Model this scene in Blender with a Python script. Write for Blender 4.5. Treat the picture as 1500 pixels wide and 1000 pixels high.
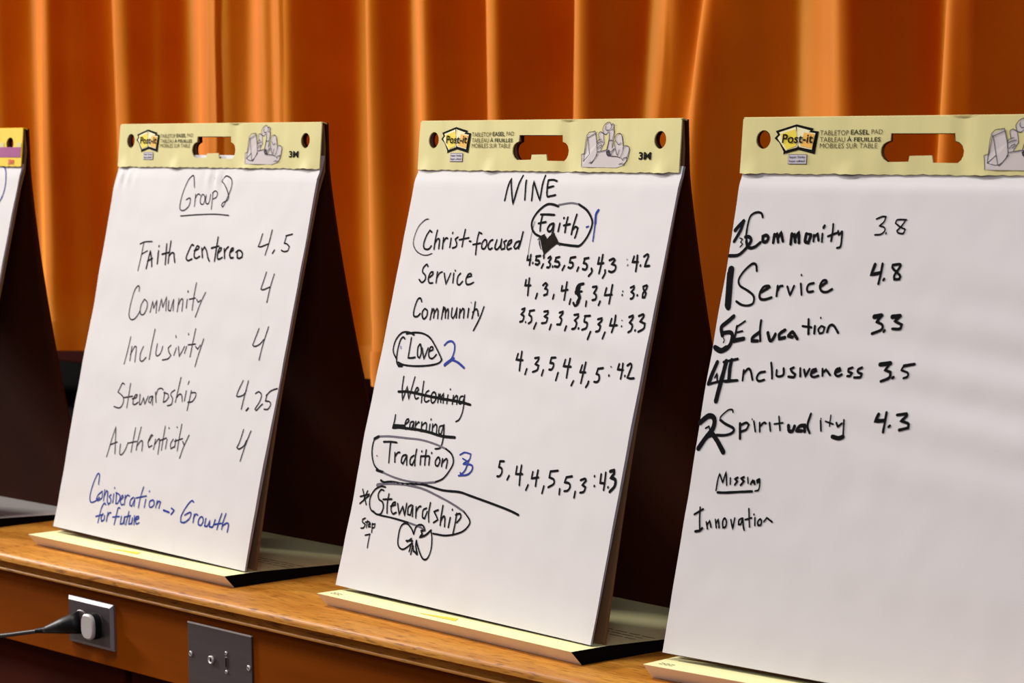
import bpy, bmesh, math, random
from mathutils import Vector, Matrix, noise
from mathutils.geometry import delaunay_2d_cdt

scene = bpy.context.scene
for o in list(bpy.data.objects):
    bpy.data.objects.remove(o)
col = scene.collection
R = math.radians
LEDGE = 0.95            # height of the stage ledge above the hall floor

# ------------------------------------------------------------------ camera
cam = bpy.data.cameras.new('camera')
cam.sensor_width = 36.0
cam.lens = 3951.494 / 1500 * 36.0
cam.clip_start = 0.05
cam.dof.use_dof = True
cam.dof.focus_distance = 3.2
cam.dof.aperture_fstop = 12.0
cam_ob = bpy.data.objects.new('camera', cam)
col.objects.link(cam_ob)
cam_ob.matrix_world = (Matrix.Translation((2.68188, -1.96855, LEDGE + 0.620906))
                       @ Matrix.Rotation(R(49.1), 4, 'Z')
                       @ Matrix.Rotation(math.pi / 2 - 0.0837354, 4, 'X')
                       @ Matrix.Rotation(-0.0129874, 4, 'Z'))
scene.camera = cam_ob

# ------------------------------------------------------------------ light
scene.view_settings.view_transform = 'Standard'
scene.view_settings.look = 'None'
scene.view_settings.exposure = -0.2
scene.view_settings.gamma = 1.0
scene.view_settings.use_curve_mapping = False
world = bpy.data.worlds.new('hall_ambience')
scene.world = world
world.use_nodes = True
bg = world.node_tree.nodes['Background']
bg.inputs['Color'].default_value = (0.80, 0.78, 1.0, 1)
bg.inputs['Strength'].default_value = 0.16

def area(name, loc, target, size, size_y, power, color):
    l = bpy.data.lights.new(name, 'AREA')
    l.shape = 'RECTANGLE'
    l.size, l.size_y, l.energy, l.color = size, size_y, power, color
    o = bpy.data.objects.new(name, l)
    col.objects.link(o)
    o.location = loc
    d = Vector(target) - Vector(loc)
    o.rotation_euler = d.to_track_quat('-Z', 'Y').to_euler()
    return o

area('hall_ceiling_lamp', (-5.6, -4.4, 5.0), (-0.5, 0.5, 1.3), 1.6, 1.0, 60, (1.0, 0.95, 0.91))
area('hall_ceiling_lamp', (-1.0, -1.5, 5.0), (-0.4, 0.3, 1.0), 1.6, 0.8, 175, (1.0, 0.95, 0.89))
area('stage_wing_lamp', (-9.0, -1.9, 4.6), (-0.3, 0.95, 1.5), 1.2, 0.6, 1020, (1.0, 0.94, 0.88))
area('side_fill', (4.4, -3.6, 3.6), (0.0, 0.3, 1.0), 1.6, 1.4, 80, (0.97, 0.95, 1.0))  # unseen fill added on the right to brighten the pad interiors

# ------------------------------------------------------------------ materials
def mat(name, color, rough=0.6, metal=0.0, spec=0.5, noise_scale=None, noise_amt=0.0, bump=0.0, stretch=(1, 1, 1),
        color2=None, sheen=0.0, sheen_tint=None, sheen_rough=0.3):
    m = bpy.data.materials.new(name)
    m.use_nodes = True
    nt = m.node_tree
    b = nt.nodes['Principled BSDF']
    b.inputs['Base Color'].default_value = (*color, 1)
    b.inputs['Roughness'].default_value = rough
    b.inputs['Metallic'].default_value = metal
    b.inputs['Specular IOR Level'].default_value = spec
    if sheen:
        b.inputs['Sheen Weight'].default_value = sheen
        b.inputs['Sheen Roughness'].default_value = sheen_rough
        b.inputs['Sheen Tint'].default_value = (*(sheen_tint or color), 1)
    if noise_scale:
        tc = nt.nodes.new('ShaderNodeTexCoord')
        mp = nt.nodes.new('ShaderNodeMapping')
        mp.inputs['Scale'].default_value = stretch
        nz = nt.nodes.new('ShaderNodeTexNoise')
        nz.inputs['Scale'].default_value = noise_scale
        nz.inputs['Detail'].default_value = 6
        nt.links.new(tc.outputs['Object'], mp.inputs['Vector'])
        nt.links.new(mp.outputs['Vector'], nz.inputs['Vector'])
        c2 = color2 or tuple(c * (1 - noise_amt) for c in color)
        rp = nt.nodes.new('ShaderNodeValToRGB')
        rp.color_ramp.elements[0].position = 0.35
        rp.color_ramp.elements[1].position = 0.65
        rp.color_ramp.elements[0].color = (*c2, 1)
        rp.color_ramp.elements[1].color = (*color, 1)
        nt.links.new(nz.outputs['Fac'], rp.inputs['Fac'])
        nt.links.new(rp.outputs['Color'], b.inputs['Base Color'])
        if bump:
            bp = nt.nodes.new('ShaderNodeBump')
            bp.inputs['Strength'].default_value = bump
            bp.inputs['Distance'].default_value = 0.002
            nt.links.new(nz.outputs['Fac'], bp.inputs['Height'])
            nt.links.new(bp.outputs['Normal'], b.inputs['Normal'])
    return m

M = dict(
    paper=mat('white_paper', (0.69, 0.665, 0.665), 0.75, spec=0.2, noise_scale=3, noise_amt=0.015, stretch=(1, 1, 3)),
    stack=mat('paper_stack_edge', (0.42, 0.40, 0.48), 0.8, spec=0.1, noise_scale=300, noise_amt=0.25, stretch=(0.02, 1, 0.02)),
    cream=mat('cream_card', (0.71, 0.645, 0.285), 0.6, spec=0.3, noise_scale=14, noise_amt=0.07, stretch=(2.2, 1, 0.5)),
    cream_base=mat('cream_tray_card', (0.95, 0.90, 0.47), 0.55, spec=0.3, noise_scale=5, noise_amt=0.03),
    white_card=mat('off_white_card', (0.88, 0.88, 0.86), 0.65, spec=0.2, noise_scale=9, noise_amt=0.06),
    grey_card=mat('grey_white_card', (0.55, 0.52, 0.50), 0.6, noise_scale=5, noise_amt=0.08),
    yellow_card=mat('bright_yellow_card', (0.90, 0.62, 0.01), 0.5, noise_scale=5, noise_amt=0.05),
    purple=mat('purple_print', (0.32, 0.035, 0.20), 0.6),
    red_print=mat('red_print', (0.65, 0.06, 0.01), 0.6),
    kraft=mat('brown_kraft_board', (0.19, 0.105, 0.05), 0.85, spec=0.1, noise_scale=30, noise_amt=0.2, stretch=(1, 1, 0.1)),
    dark_card=mat('dark_brown_card', (0.060, 0.010, 0.002), 0.8, spec=0.08, noise_scale=8, noise_amt=0.25),
    black=mat('black_interior', (0.006, 0.004, 0.004), 0.9, spec=0.05),
    ink=mat('black_marker_ink', (0.004, 0.0035, 0.005), 0.8, spec=0.05),
    grey_ink=mat('faded_marker_ink', (0.10, 0.085, 0.12), 0.6, spec=0.2),
    thin_ink=mat('thin_pen_ink', (0.030, 0.028, 0.034), 0.8, spec=0.05),
    heart_ink=mat('scribbled_ink', (0.014, 0.008, 0.006), 0.8, spec=0.05, noise_scale=90, noise_amt=0.5),
    blue=mat('blue_marker_ink', (0.018, 0.04, 0.30), 0.7, spec=0.08),
    print_black=mat('printed_black', (0.006, 0.005, 0.004), 0.8, spec=0.05),
    print_grey=mat('printed_grey_text', (0.10, 0.08, 0.035), 0.8, spec=0.05),
    print_line=mat('printed_outline', (0.06, 0.05, 0.07), 0.8, spec=0.05),
    lavender=mat('printed_lavender', (0.60, 0.54, 0.53), 0.7),
    badge_white=mat('printed_badge_white', (0.55, 0.52, 0.58), 0.6),
    logo_white=mat('printed_logo_cream', (0.85, 0.80, 0.48), 0.6),
    logo_yellow=mat('printed_logo_yellow', (0.83, 0.66, 0.03), 0.6),
    logo_orange=mat('printed_logo_orange', (0.85, 0.46, 0.06), 0.6),
    steel=mat('brushed_steel', (0.115, 0.095, 0.10), 0.46, metal=0.75, noise_scale=60, noise_amt=0.15, stretch=(0.05, 1, 1)),
    steel_rim_lit=mat('highlit_steel_rim', (0.24, 0.22, 0.24), 0.5, metal=0.6),  # lighter copy of the steel, a painted highlight for the bevels
    steel_bright=mat('bright_steel', (0.66, 0.63, 0.62), 0.4, metal=0.55),
    rubber=mat('black_rubber', (0.004, 0.004, 0.005), 0.5, spec=0.25),
    recept=mat('dark_receptacle', (0.07, 0.055, 0.05), 0.45),
    cap=mat('translucent_grey_plastic', (0.47, 0.44, 0.43), 0.35, noise_scale=20, noise_amt=0.1),
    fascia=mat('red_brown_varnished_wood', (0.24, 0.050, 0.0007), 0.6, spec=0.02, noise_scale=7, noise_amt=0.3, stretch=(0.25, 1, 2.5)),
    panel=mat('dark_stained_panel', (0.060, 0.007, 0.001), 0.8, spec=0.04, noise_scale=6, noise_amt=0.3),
    floor=mat('hall_floor_boards', (0.16, 0.09, 0.04), 0.5, noise_scale=4, noise_amt=0.3),
    stage=mat('black_stage_floor', (0.006, 0.005, 0.005), 0.95, spec=0.02, noise_scale=9, noise_amt=0.3),
    wall=mat('black_back_wall', (0.006, 0.005, 0.005), 0.95, spec=0.02, noise_scale=5, noise_amt=0.3),
    skirting=mat('dark_red_skirting', (0.035, 0.006, 0.005), 0.9, spec=0.02),
)

def wood_mat():
    m = bpy.data.materials.new('golden_oak')
    m.use_nodes = True
    nt = m.node_tree
    b = nt.nodes['Principled BSDF']
    tc = nt.nodes.new('ShaderNodeTexCoord')
    mp = nt.nodes.new('ShaderNodeMapping')
    mp.inputs['Scale'].default_value = (1.1, 9, 9)
    n1 = nt.nodes.new('ShaderNodeTexNoise')
    n1.inputs['Scale'].default_value = 3.2
    n1.inputs['Detail'].default_value = 9
    n1.inputs['Roughness'].default_value = 0.62
    mp2 = nt.nodes.new('ShaderNodeMapping')
    mp2.inputs['Scale'].default_value = (6, 60, 60)
    n2 = nt.nodes.new('ShaderNodeTexNoise')
    n2.inputs['Scale'].default_value = 6
    n2.inputs['Detail'].default_value = 3
    nt.links.new(tc.outputs['Object'], mp.inputs['Vector'])
    nt.links.new(tc.outputs['Object'], mp2.inputs['Vector'])
    nt.links.new(mp.outputs['Vector'], n1.inputs['Vector'])
    nt.links.new(mp2.outputs['Vector'], n2.inputs['Vector'])
    r1 = nt.nodes.new('ShaderNodeValToRGB')
    r1.color_ramp.elements[0].position = 0.34
    r1.color_ramp.elements[0].color = (0.43, 0.150, 0.009, 1)
    r1.color_ramp.elements[1].position = 0.66
    r1.color_ramp.elements[1].color = (0.68, 0.30, 0.040, 1)
    nt.links.new(n1.outputs['Fac'], r1.inputs['Fac'])
    r2 = nt.nodes.new('ShaderNodeValToRGB')
    r2.color_ramp.elements[0].position = 0.33
    r2.color_ramp.elements[0].color = (0.38, 0.30, 0.20, 1)
    r2.color_ramp.elements[1].position = 0.46
    r2.color_ramp.elements[1].color = (1, 1, 1, 1)
    nt.links.new(n2.outputs['Fac'], r2.inputs['Fac'])
    mx = nt.nodes.new('ShaderNodeMix')
    mx.data_type = 'RGBA'
    mx.blend_type = 'MULTIPLY'
    mx.inputs[0].default_value = 0.9
    nt.links.new(r1.outputs['Color'], mx.inputs[6])
    nt.links.new(r2.outputs['Color'], mx.inputs[7])
    nt.links.new(mx.outputs[2], b.inputs['Base Color'])
    b.inputs['Roughness'].default_value = 0.5
    b.inputs['Specular IOR Level'].default_value = 0.3
    bp = nt.nodes.new('ShaderNodeBump')
    bp.inputs['Strength'].default_value = 0.25
    bp.inputs['Distance'].default_value = 0.001
    nt.links.new(n2.outputs['Fac'], bp.inputs['Height'])
    nt.links.new(bp.outputs['Normal'], b.inputs['Normal'])
    return m
M['oak'] = wood_mat()

def velvet_mat():
    m = bpy.data.materials.new('gold_velvet')
    m.use_nodes = True
    nt = m.node_tree
    nt.nodes.remove(nt.nodes['Principled BSDF'])
    out = nt.nodes['Material Output']
    tc = nt.nodes.new('ShaderNodeTexCoord')
    nz = nt.nodes.new('ShaderNodeTexNoise')
    nz.inputs['Scale'].default_value = 5
    nz.inputs['Detail'].default_value = 7
    nt.links.new(tc.outputs['Object'], nz.inputs['Vector'])
    rp = nt.nodes.new('ShaderNodeValToRGB')
    rp.color_ramp.elements[0].position = 0.35
    rp.color_ramp.elements[1].position = 0.65
    rp.color_ramp.elements[0].color = (0.235, 0.016, 0.0003, 1)
    rp.color_ramp.elements[1].color = (0.28, 0.029, 0.0004, 1)
    nt.links.new(nz.outputs['Fac'], rp.inputs['Fac'])
    df = nt.nodes.new('ShaderNodeBsdfDiffuse')
    nt.links.new(rp.outputs['Color'], df.inputs['Color'])
    sh = nt.nodes.new('ShaderNodeBsdfSheen')      # the pile of the cloth
    sh.distribution = 'ASHIKHMIN'
    sh.inputs['Color'].default_value = (0.29, 0.145, 0.10, 1)
    sh.inputs['Roughness'].default_value = 0.55
    s2 = nt.nodes.new('ShaderNodeBsdfSheen')
    s2.distribution = 'ASHIKHMIN'
    s2.inputs['Color'].default_value = (0.44, 0.25, 0.003, 1)
    s2.inputs['Roughness'].default_value = 0.76
    a2 = nt.nodes.new('ShaderNodeAddShader')
    nt.links.new(sh.outputs[0], a2.inputs[0])
    nt.links.new(s2.outputs[0], a2.inputs[1])
    ad = nt.nodes.new('ShaderNodeAddShader')
    nt.links.new(df.outputs[0], ad.inputs[0])
    nt.links.new(a2.outputs[0], ad.inputs[1])
    nt.links.new(ad.outputs[0], out.inputs['Surface'])
    return m
M['velvet'] = velvet_mat()

# ------------------------------------------------------------------ helpers
def tag(o, label=None, cat=None, group=None, kind=None):
    if label: o['label'] = label
    if cat: o['category'] = cat
    if group: o['group'] = group
    if kind: o['kind'] = kind
    return o

def empty(name, loc, rz=0.0):
    o = bpy.data.objects.new(name, None)
    o.empty_display_size = 0.05
    col.objects.link(o)
    o.location = loc
    o.rotation_euler = (0, 0, rz)
    return o

def link(name, bm, mats, parent=None, smooth=False):
    me = bpy.data.meshes.new(name)
    if smooth:
        for f in bm.faces: f.smooth = True
    bm.to_mesh(me)
    bm.free()
    for m in (mats if isinstance(mats, (list, tuple)) else [mats]):
        me.materials.append(M[m])
    o = bpy.data.objects.new(name, me)
    col.objects.link(o)
    if parent: o.parent = parent
    return o

def box(bm, lo, hi, mi=0, bevel=0.0):
    vs = [bm.verts.new((x, y, z)) for x in (lo[0], hi[0]) for y in (lo[1], hi[1]) for z in (lo[2], hi[2])]
    fs = []
    for q in ((0, 1, 3, 2), (4, 6, 7, 5), (0, 4, 5, 1), (2, 3, 7, 6), (0, 2, 6, 4), (1, 5, 7, 3)):
        f = bm.faces.new([vs[i] for i in q]); f.material_index = mi; fs.append(f)
    if bevel:
        es = list({e for f in fs for e in f.edges})
        bmesh.ops.bevel(bm, geom=es, offset=bevel, segments=2, profile=0.5, affect='EDGES', material=mi)
    return fs

def extrude_profile(bm, prof, x0, x1, mi=0, closed=True, n=1):
    rows = []
    for i in range(n + 1):
        x = x0 + (x1 - x0) * i / n
        rows.append([bm.verts.new((x, p[0], p[1])) for p in prof])
    k = len(prof)
    for a, b in zip(rows, rows[1:]):
        for i in range(k if closed else k - 1):
            f = bm.faces.new((a[i], b[i], b[(i + 1) % k], a[(i + 1) % k])); f.material_index = mi
    if closed:
        bm.faces.new(rows[0]).material_index = mi
        bm.faces.new(rows[-1][::-1]).material_index = mi
    bmesh.ops.recalc_face_normals(bm, faces=bm.faces[:])

def tube(bm, pts, rad, n=10, mi=0, rad2=None):
    pts = [Vector(p) for p in pts]
    rings = []
    for i, p in enumerate(pts):
        d = (pts[min(i + 1, len(pts) - 1)] - pts[max(i - 1, 0)]).normalized()
        a = d.cross(Vector((0, 0, 1)))
        if a.length < 1e-4: a = Vector((1, 0, 0))
        a.normalize(); b = d.cross(a)
        r = rad if not callable(rad) else rad(i / (len(pts) - 1))
        r2 = r if rad2 is None else rad2(i / (len(pts) - 1))
        rings.append([bm.verts.new(p + a * math.cos(t) * r + b * math.sin(t) * r2)
                      for t in [2 * math.pi * k / n for k in range(n)]])
    for A, B in zip(rings, rings[1:]):
        for k in range(n):
            f = bm.faces.new((A[k], B[k], B[(k + 1) % n], A[(k + 1) % n])); f.material_index = mi
    bm.faces.new(rings[0]).material_index = mi
    bm.faces.new(rings[-1][::-1]).material_index = mi
    bmesh.ops.recalc_face_normals(bm, faces=bm.faces[:])

def inside(p, poly):
    x, y = p; c = False; n = len(poly)
    for i in range(n):
        x1, y1 = poly[i]; x2, y2 = poly[(i + 1) % n]
        if (y1 > y) != (y2 > y) and x < (x2 - x1) * (y - y1) / (y2 - y1) + x1: c = not c
    return c

def sheet(bm, outline, holes, mapf, thick, step=0.02, mats=(0, 0, 0)):
    """solid sheet: outline and holes in (u, w); mapf(u, w, t) gives the point at depth t; mats = front, back, edge"""
    def dens(poly):
        out = []
        for i, p in enumerate(poly):
            q = poly[(i + 1) % len(poly)]
            L = math.hypot(q[0] - p[0], q[1] - p[1]); n = max(1, int(L / step))
            for k in range(n): out.append((p[0] + (q[0] - p[0]) * k / n, p[1] + (q[1] - p[1]) * k / n))
        return out
    loops = [dens(outline)] + [dens(h) for h in holes]
    co, edges = [], []
    for lp in loops:
        s = len(co); co += lp
        edges += [(s + i, s + (i + 1) % len(lp)) for i in range(len(lp))]
    us = [p[0] for p in outline]; ws = [p[1] for p in outline]
    nu = int((max(us) - min(us)) / step); nw = int((max(ws) - min(ws)) / step)
    def near(p):
        for lp in loops:
            for q in lp:
                if abs(p[0] - q[0]) < step * 0.45 and abs(p[1] - q[1]) < step * 0.45: return True
        return False
    for i in range(1, nu):
        for j in range(1, nw):
            p = (min(us) + (max(us) - min(us)) * i / nu, min(ws) + (max(ws) - min(ws)) * j / nw)
            if inside(p, outline) and not any(inside(p, h) for h in holes) and not near(p): co.append(p)
    r = delaunay_2d_cdt([Vector(p) for p in co], edges, [], 0, 1e-7)
    vs, fs = r[0], r[2]
    keep = []
    for f in fs:
        c = sum((vs[i] for i in f), Vector((0, 0))) / len(f)
        ar = sum(vs[f[i]].cross(vs[f[(i + 1) % len(f)]]) for i in range(len(f))) * 0.5
        if abs(ar) < 5e-8: continue
        if inside(c, outline) and not any(inside(c, h) for h in holes): keep.append(f)
    A = [bm.verts.new(mapf(v[0], v[1], 0.0)) for v in vs]
    Bv = [bm.verts.new(mapf(v[0], v[1], thick)) for v in vs]
    cnt = {}
    for f in keep:
        bm.faces.new([A[i] for i in f]).material_index = mats[0]
        bm.faces.new([Bv[i] for i in reversed(f)]).material_index = mats[1]
        for i in range(len(f)):
            e = (f[i], f[(i + 1) % len(f)])
            cnt.setdefault((min(e), max(e)), []).append(e)
    for k, l in cnt.items():
        if len(l) == 1:
            a, b = l[0]
            bm.faces.new((A[b], A[a], Bv[a], Bv[b])).material_index = mats[2]
            for q in ((A[a], A[b]), (Bv[a], Bv[b])):
                bm.edges.get(q).smooth = False
    bmesh.ops.delete(bm, geom=[v for v in bm.verts if not v.link_faces], context='VERTS')
    bmesh.ops.recalc_face_normals(bm, faces=bm.faces[:])

def smooth_path(p, seg=4):
    """catmull-rom through the points, keeping sharp corners"""
    n = len(p)
    if n < 3: return p
    closed = (p[0] - p[-1]).length < 1e-6
    corner = [True] * n
    for i in range(1, n - 1):
        a, b = p[i] - p[i - 1], p[i + 1] - p[i]
        if a.length and b.length: corner[i] = a.angle(b) > R(78)
    out = [p[0]]
    for i in range(n - 1):
        a, b = p[i], p[i + 1]
        ta = (b - a) if corner[i] else (b - p[i - 1]) * 0.5
        tb = (b - a) if corner[i + 1] else (p[i + 2] - a) * 0.5
        if closed and n > 3:
            if i == 0: ta = (p[1] - p[-2]) * 0.5
            if i == n - 2: tb = (p[1] - p[-2]) * 0.5
        for k in range(1, seg + 1):
            t = k / seg; t2 = t * t; t3 = t2 * t
            out.append(a * (2 * t3 - 3 * t2 + 1) + ta * (t3 - 2 * t2 + t) + b * (3 * t2 - 2 * t3) + tb * (t3 - t2))
    return out

def ribbon(bm, pts, w, mapf, mi=0, seg=4, lift=0.0005, taper=0.0):
    """a flat pen stroke of width w along pts (u, v) laid on the surface mapf"""
    p = smooth_path([Vector(q) for q in pts], seg)
    q = [p[0]]
    for a in p[1:]:
        if (a - q[-1]).length > 1e-5: q.append(a)
    p = q
    if len(p) < 2: p = [p[0], p[0] + Vector((0, -w * 0.3))]
    L, Rr = [], []
    n = len(p)
    for i in range(n):
        d0 = (p[i] - p[i - 1]).normalized() if i else (p[1] - p[0]).normalized()
        d1 = (p[i + 1] - p[i]).normalized() if i < n - 1 else d0
        d = d0 + d1
        d = d1 if d.length < 0.3 else d.normalized()
        nn = Vector((-d.y, d.x))
        k = min(1.25, 1 / max(0.3, nn.dot(Vector((-d1.y, d1.x)))))
        hw = w / 2 * k * (1 + 0.13 * noise.noise(Vector((p[i].x * 90, p[i].y * 90, w * 1000))))
        L.append(p[i] + nn * hw); Rr.append(p[i] - nn * hw)
    def cap(c, d, a0):
        out = []
        for k in (1, 2, 3):
            t = a0 + math.pi * k / 4
            out.append(c + Vector((math.cos(t), math.sin(t))) * w / 2)
        return out
    V = lambda a: bm.verts.new(mapf(a.x, a.y, -lift))
    lv = [V(a) for a in L]; rv = [V(a) for a in Rr]
    for i in range(n - 1):
        bm.faces.new((lv[i], rv[i], rv[i + 1], lv[i + 1])).material_index = mi
    d = (p[-1] - p[-2]).normalized(); a = math.atan2(-d.x, d.y)
    c1 = cap(p[-1], d, math.atan2(d.y, d.x) - math.pi / 2)
    bm.faces.new([rv[-1]] + [V(x) for x in c1] + [lv[-1]]).material_index = mi
    d = (p[0] - p[1]).normalized()
    c0 = cap(p[0], d, math.atan2(d.y, d.x) - math.pi / 2)
    bm.faces.new([lv[0]] + [V(x) for x in c0] + [rv[0]]).material_index = mi

def flat(bm, poly, mapf, lift, mi=0):
    """a flat printed patch"""
    r = delaunay_2d_cdt([Vector(p) for p in poly], [(i, (i + 1) % len(poly)) for i in range(len(poly))], [], 0, 1e-7)
    vs = [bm.verts.new(mapf(v.x, v.y, -lift)) for v in r[0]]
    for f in r[2]:
        c = sum((r[0][i] for i in f), Vector((0, 0))) / len(f)
        if inside(c, poly): bm.faces.new([vs[i] for i in f]).material_index = mi
    bmesh.ops.delete(bm, geom=[v for v in bm.verts if not v.link_faces], context='VERTS')

def text_on(bm, string, rect, mapf, lift, bold=0.0, mi=0, shear=0.0):
    """lettering fitted to the four corners' box rect = (u0, w_top, u1, w_bottom) with w down"""
    cu = bpy.data.curves.new('lettering', 'FONT')
    cu.body = string
    cu.offset = bold
    cu.shear = shear
    cu.resolution_u = 3
    ob = bpy.data.objects.new('lettering', cu)
    col.objects.link(ob)
    dg = bpy.context.evaluated_depsgraph_get()
    dg.update()
    me = bpy.data.meshes.new_from_object(ob.evaluated_get(dg))
    bpy.data.objects.remove(ob)
    xs = [v.co.x for v in me.vertices]; ys = [v.co.y for v in me.vertices]
    x0, x1, y0, y1 = min(xs), max(xs), min(ys), max(ys)
    u0, w0, u1, w1 = rect
    vs = [bm.verts.new(mapf(u0 + (v.co.x - x0) / (x1 - x0) * (u1 - u0), w0 + (y1 - v.co.y) / (y1 - y0) * (w1 - w0), -lift))
          for v in me.vertices]
    for p in me.polygons:
        try: bm.faces.new([vs[i] for i in p.vertices]).material_index = mi
        except ValueError: pass
    bpy.data.meshes.remove(me)

# ------------------------------------------------------------------ setting
bm = bmesh.new(); box(bm, (-7, -6, -0.05), (6, 0.3, 0.0))
tag(link('floor', bm, 'floor'), 'wooden hall floor in front of the stage', 'floor', kind='structure')
bm = bmesh.new(); box(bm, (-7, 0.72, LEDGE - 0.08), (6, 1.75, LEDGE - 0.004))
tag(link('floor', bm, 'stage'), 'black stage floor behind the oak ledge', 'floor', kind='structure')
bm = bmesh.new(); box(bm, (-7, 1.75, LEDGE - 0.08), (6, 1.85, LEDGE + 3.2))
tag(link('wall_back', bm, 'wall'), 'black wall behind the gold curtain', 'wall', kind='structure')
bm = bmesh.new(); box(bm, (-7, 1.735, LEDGE - 0.004), (6, 1.752, LEDGE + 0.05), bevel=0.004)
tag(link('baseboard_back', bm, 'skirting'), 'dark red skirting at the foot of the back wall', 'baseboard', kind='structure')

# ------------------------------------------------------------------ oak ledge of the stage
ledge = tag(empty('stage_ledge', (0, 0, 0)), 'golden oak stage ledge with moulded nosing that carries the easel pads', 'ledge')
bm = bmesh.new()
prof = [(0.72, 0.0), (0.006, 0.0)]
for k in range(1, 7):
    t = math.pi / 2 * k / 6
    prof.append((0.006 - 0.007 * math.sin(t), -0.007 + 0.007 * math.cos(t)))
prof += [(-0.001, -0.011)]
for k in range(1, 6):
    t = math.pi / 2 * k / 5
    prof.append((-0.001 + 0.0145 * math.sin(t), -0.011 - 0.0100 + 0.0100 * math.cos(t)))
prof += [(0.0135, -0.0226), (0.0062, -0.0230), (0.0050, -0.0242), (0.0052, -0.0262), (0.0075, -0.0276), (0.017, -0.0280), (0.017, -0.034), (0.72, -0.034)]
extrude_profile(bm, [(a, b + LEDGE) for a, b in prof], -4.2, 2.6, n=24)
link('ledge_top', bm, 'oak', ledge)
SEAM = -0.266
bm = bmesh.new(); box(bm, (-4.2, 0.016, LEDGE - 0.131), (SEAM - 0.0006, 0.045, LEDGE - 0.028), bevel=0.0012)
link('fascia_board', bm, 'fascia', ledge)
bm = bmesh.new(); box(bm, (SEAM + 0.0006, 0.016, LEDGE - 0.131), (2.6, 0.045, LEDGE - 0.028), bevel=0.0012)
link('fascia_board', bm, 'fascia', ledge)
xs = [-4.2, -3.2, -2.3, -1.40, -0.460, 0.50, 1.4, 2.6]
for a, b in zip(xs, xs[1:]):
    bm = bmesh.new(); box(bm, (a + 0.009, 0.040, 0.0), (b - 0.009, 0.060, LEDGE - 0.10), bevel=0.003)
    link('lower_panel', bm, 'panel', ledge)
bm = bmesh.new(); box(bm, (-4.2, 0.062, 0.0), (2.6, 0.09, LEDGE - 0.10))
link('backing_panel', bm, 'stage', ledge)

# ------------------------------------------------------------------ curtain
RIDGES = [  # x, sharp left flank?, relative height, drift of x per metre downwards
    (-3.60, 1, 1.0, 0), (-3.32, 0, 1, 0), (-3.02, 1, 1, 0), (-2.80, 0, .8, 0), (-2.52, 1, 1, 0), (-2.36, 0, .8, 0), (-2.143, 0, 1.0, -.03),
    (-1.872, 1, 1.0, 0.02), (-1.577, 0, .7, -.02), (-1.535, 1, .8, -.02), (-1.392, 0, 0.9, -.02), (-1.327, 1, 1.0, -.01),
    (-1.052, 1, 1.0, 0.0), (-0.905, 0, 1.0, 0.0), (-0.738, 1, 0.9, 0.0), (-0.511, 1, 1.0, -0.04), 
    (-0.345, 0, .45, -.12), (-0.222, 1, 1.0, -0.20), (0.038, 0, 0.9, 0.0), (0.256, 1, 1.0, -0.08), (0.47, 0, .9, -.03), (0.68, 1, 1, 0), (0.95, 0, 1, 0), (1.2, 1, 1, 0), (1.5, 0, 1, 0)]
CURT_Y = 0.955
HEM = 0.150
TOP = 1.9
def curtain_y(x, z):
    """cloth depth at x; z is the height above the ledge"""
    X = [r[0] + r[3] * (0.75 - z) for r in RIDGES]
    if x <= X[0] or x >= X[-1]: return CURT_Y
    i = 0
    while x > X[i + 1]: i += 1
    a, b = X[i], X[i + 1]
    sp = b - a
    def flank(d, r, sl):        # round crest of radius r running into a flank of slope sl
        d0 = r * sl / math.sqrt(1 + sl * sl)
        if d < d0: return r - math.sqrt(r * r - d * d)
        return r - math.sqrt(r * r - d0 * d0) + sl * (d - d0)
    ya = (1 - RIDGES[i][2]) * 0.045 + flank(x - a, 0.060 if RIDGES[i][1] else 0.050, 0.62)
    yb = (1 - RIDGES[i + 1][2]) * 0.045 + (flank(b - x, 0.045, 1.5) if RIDGES[i + 1][1] else flank(b - x, 0.055, 0.55))
    fr = (x - a) / sp
    yv = min(0.085, 0.42 * sp) * (1 - 0.45 * max(0.0, (fr - 0.45) / 0.55) ** 1.3)      # the valley comes forward again before the next fold
    k = 0.011
    y = CURT_Y - k * math.log(math.exp(-ya / k) + math.exp(-yb / k) + math.exp(-yv / k))
    y += 0.011 * noise.noise(Vector((x * 9, z * 1.0, 3.1))) + 0.006 * noise.noise(Vector((x * 19, z * 1.2, 5.5))) + 0.002 * noise.noise(Vector((x * 28, z * 1.5, 7.7)))
    return y
def curtain_mesh(z0, z1, nz, push=0.0):
    bm = bmesh.new()
    x0, x1, nx = -3.55, 1.45, 900
    rows = []
    for j in range(nz + 1):
        z = z0 + (z1 - z0) * j / nz
        row = []
        for i in range(nx + 1):
            x = x0 + (x1 - x0) * i / nx
            y = curtain_y(x, z) - push
            zz = z
            if z < HEM + 0.02: zz += 0.008 * noise.noise(Vector((x * 3.1, 0, 1.7)))
            if z < 0.35: y += 0.012 * noise.noise(Vector((x * 14, z * 9, 2.2))) * (0.35 - z) / 0.2
            row.append(bm.verts.new((x, y, LEDGE + zz)))
        rows.append(row)
    for a, b in zip(rows, rows[1:]):
        for i in range(nx):
            bm.faces.new((a[i], a[i + 1], b[i + 1], b[i]))
    return bm
curtain = link('stage_curtain', curtain_mesh(HEM + 0.050, TOP, 40), 'velvet', smooth=True)
tag(curtain, 'gold-orange velvet stage curtain hanging in deep folds behind the pads', 'curtain')
link('curtain_hem', curtain_mesh(HEM, HEM + 0.058, 8, 0.0035), 'velvet', curtain, smooth=True)

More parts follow.
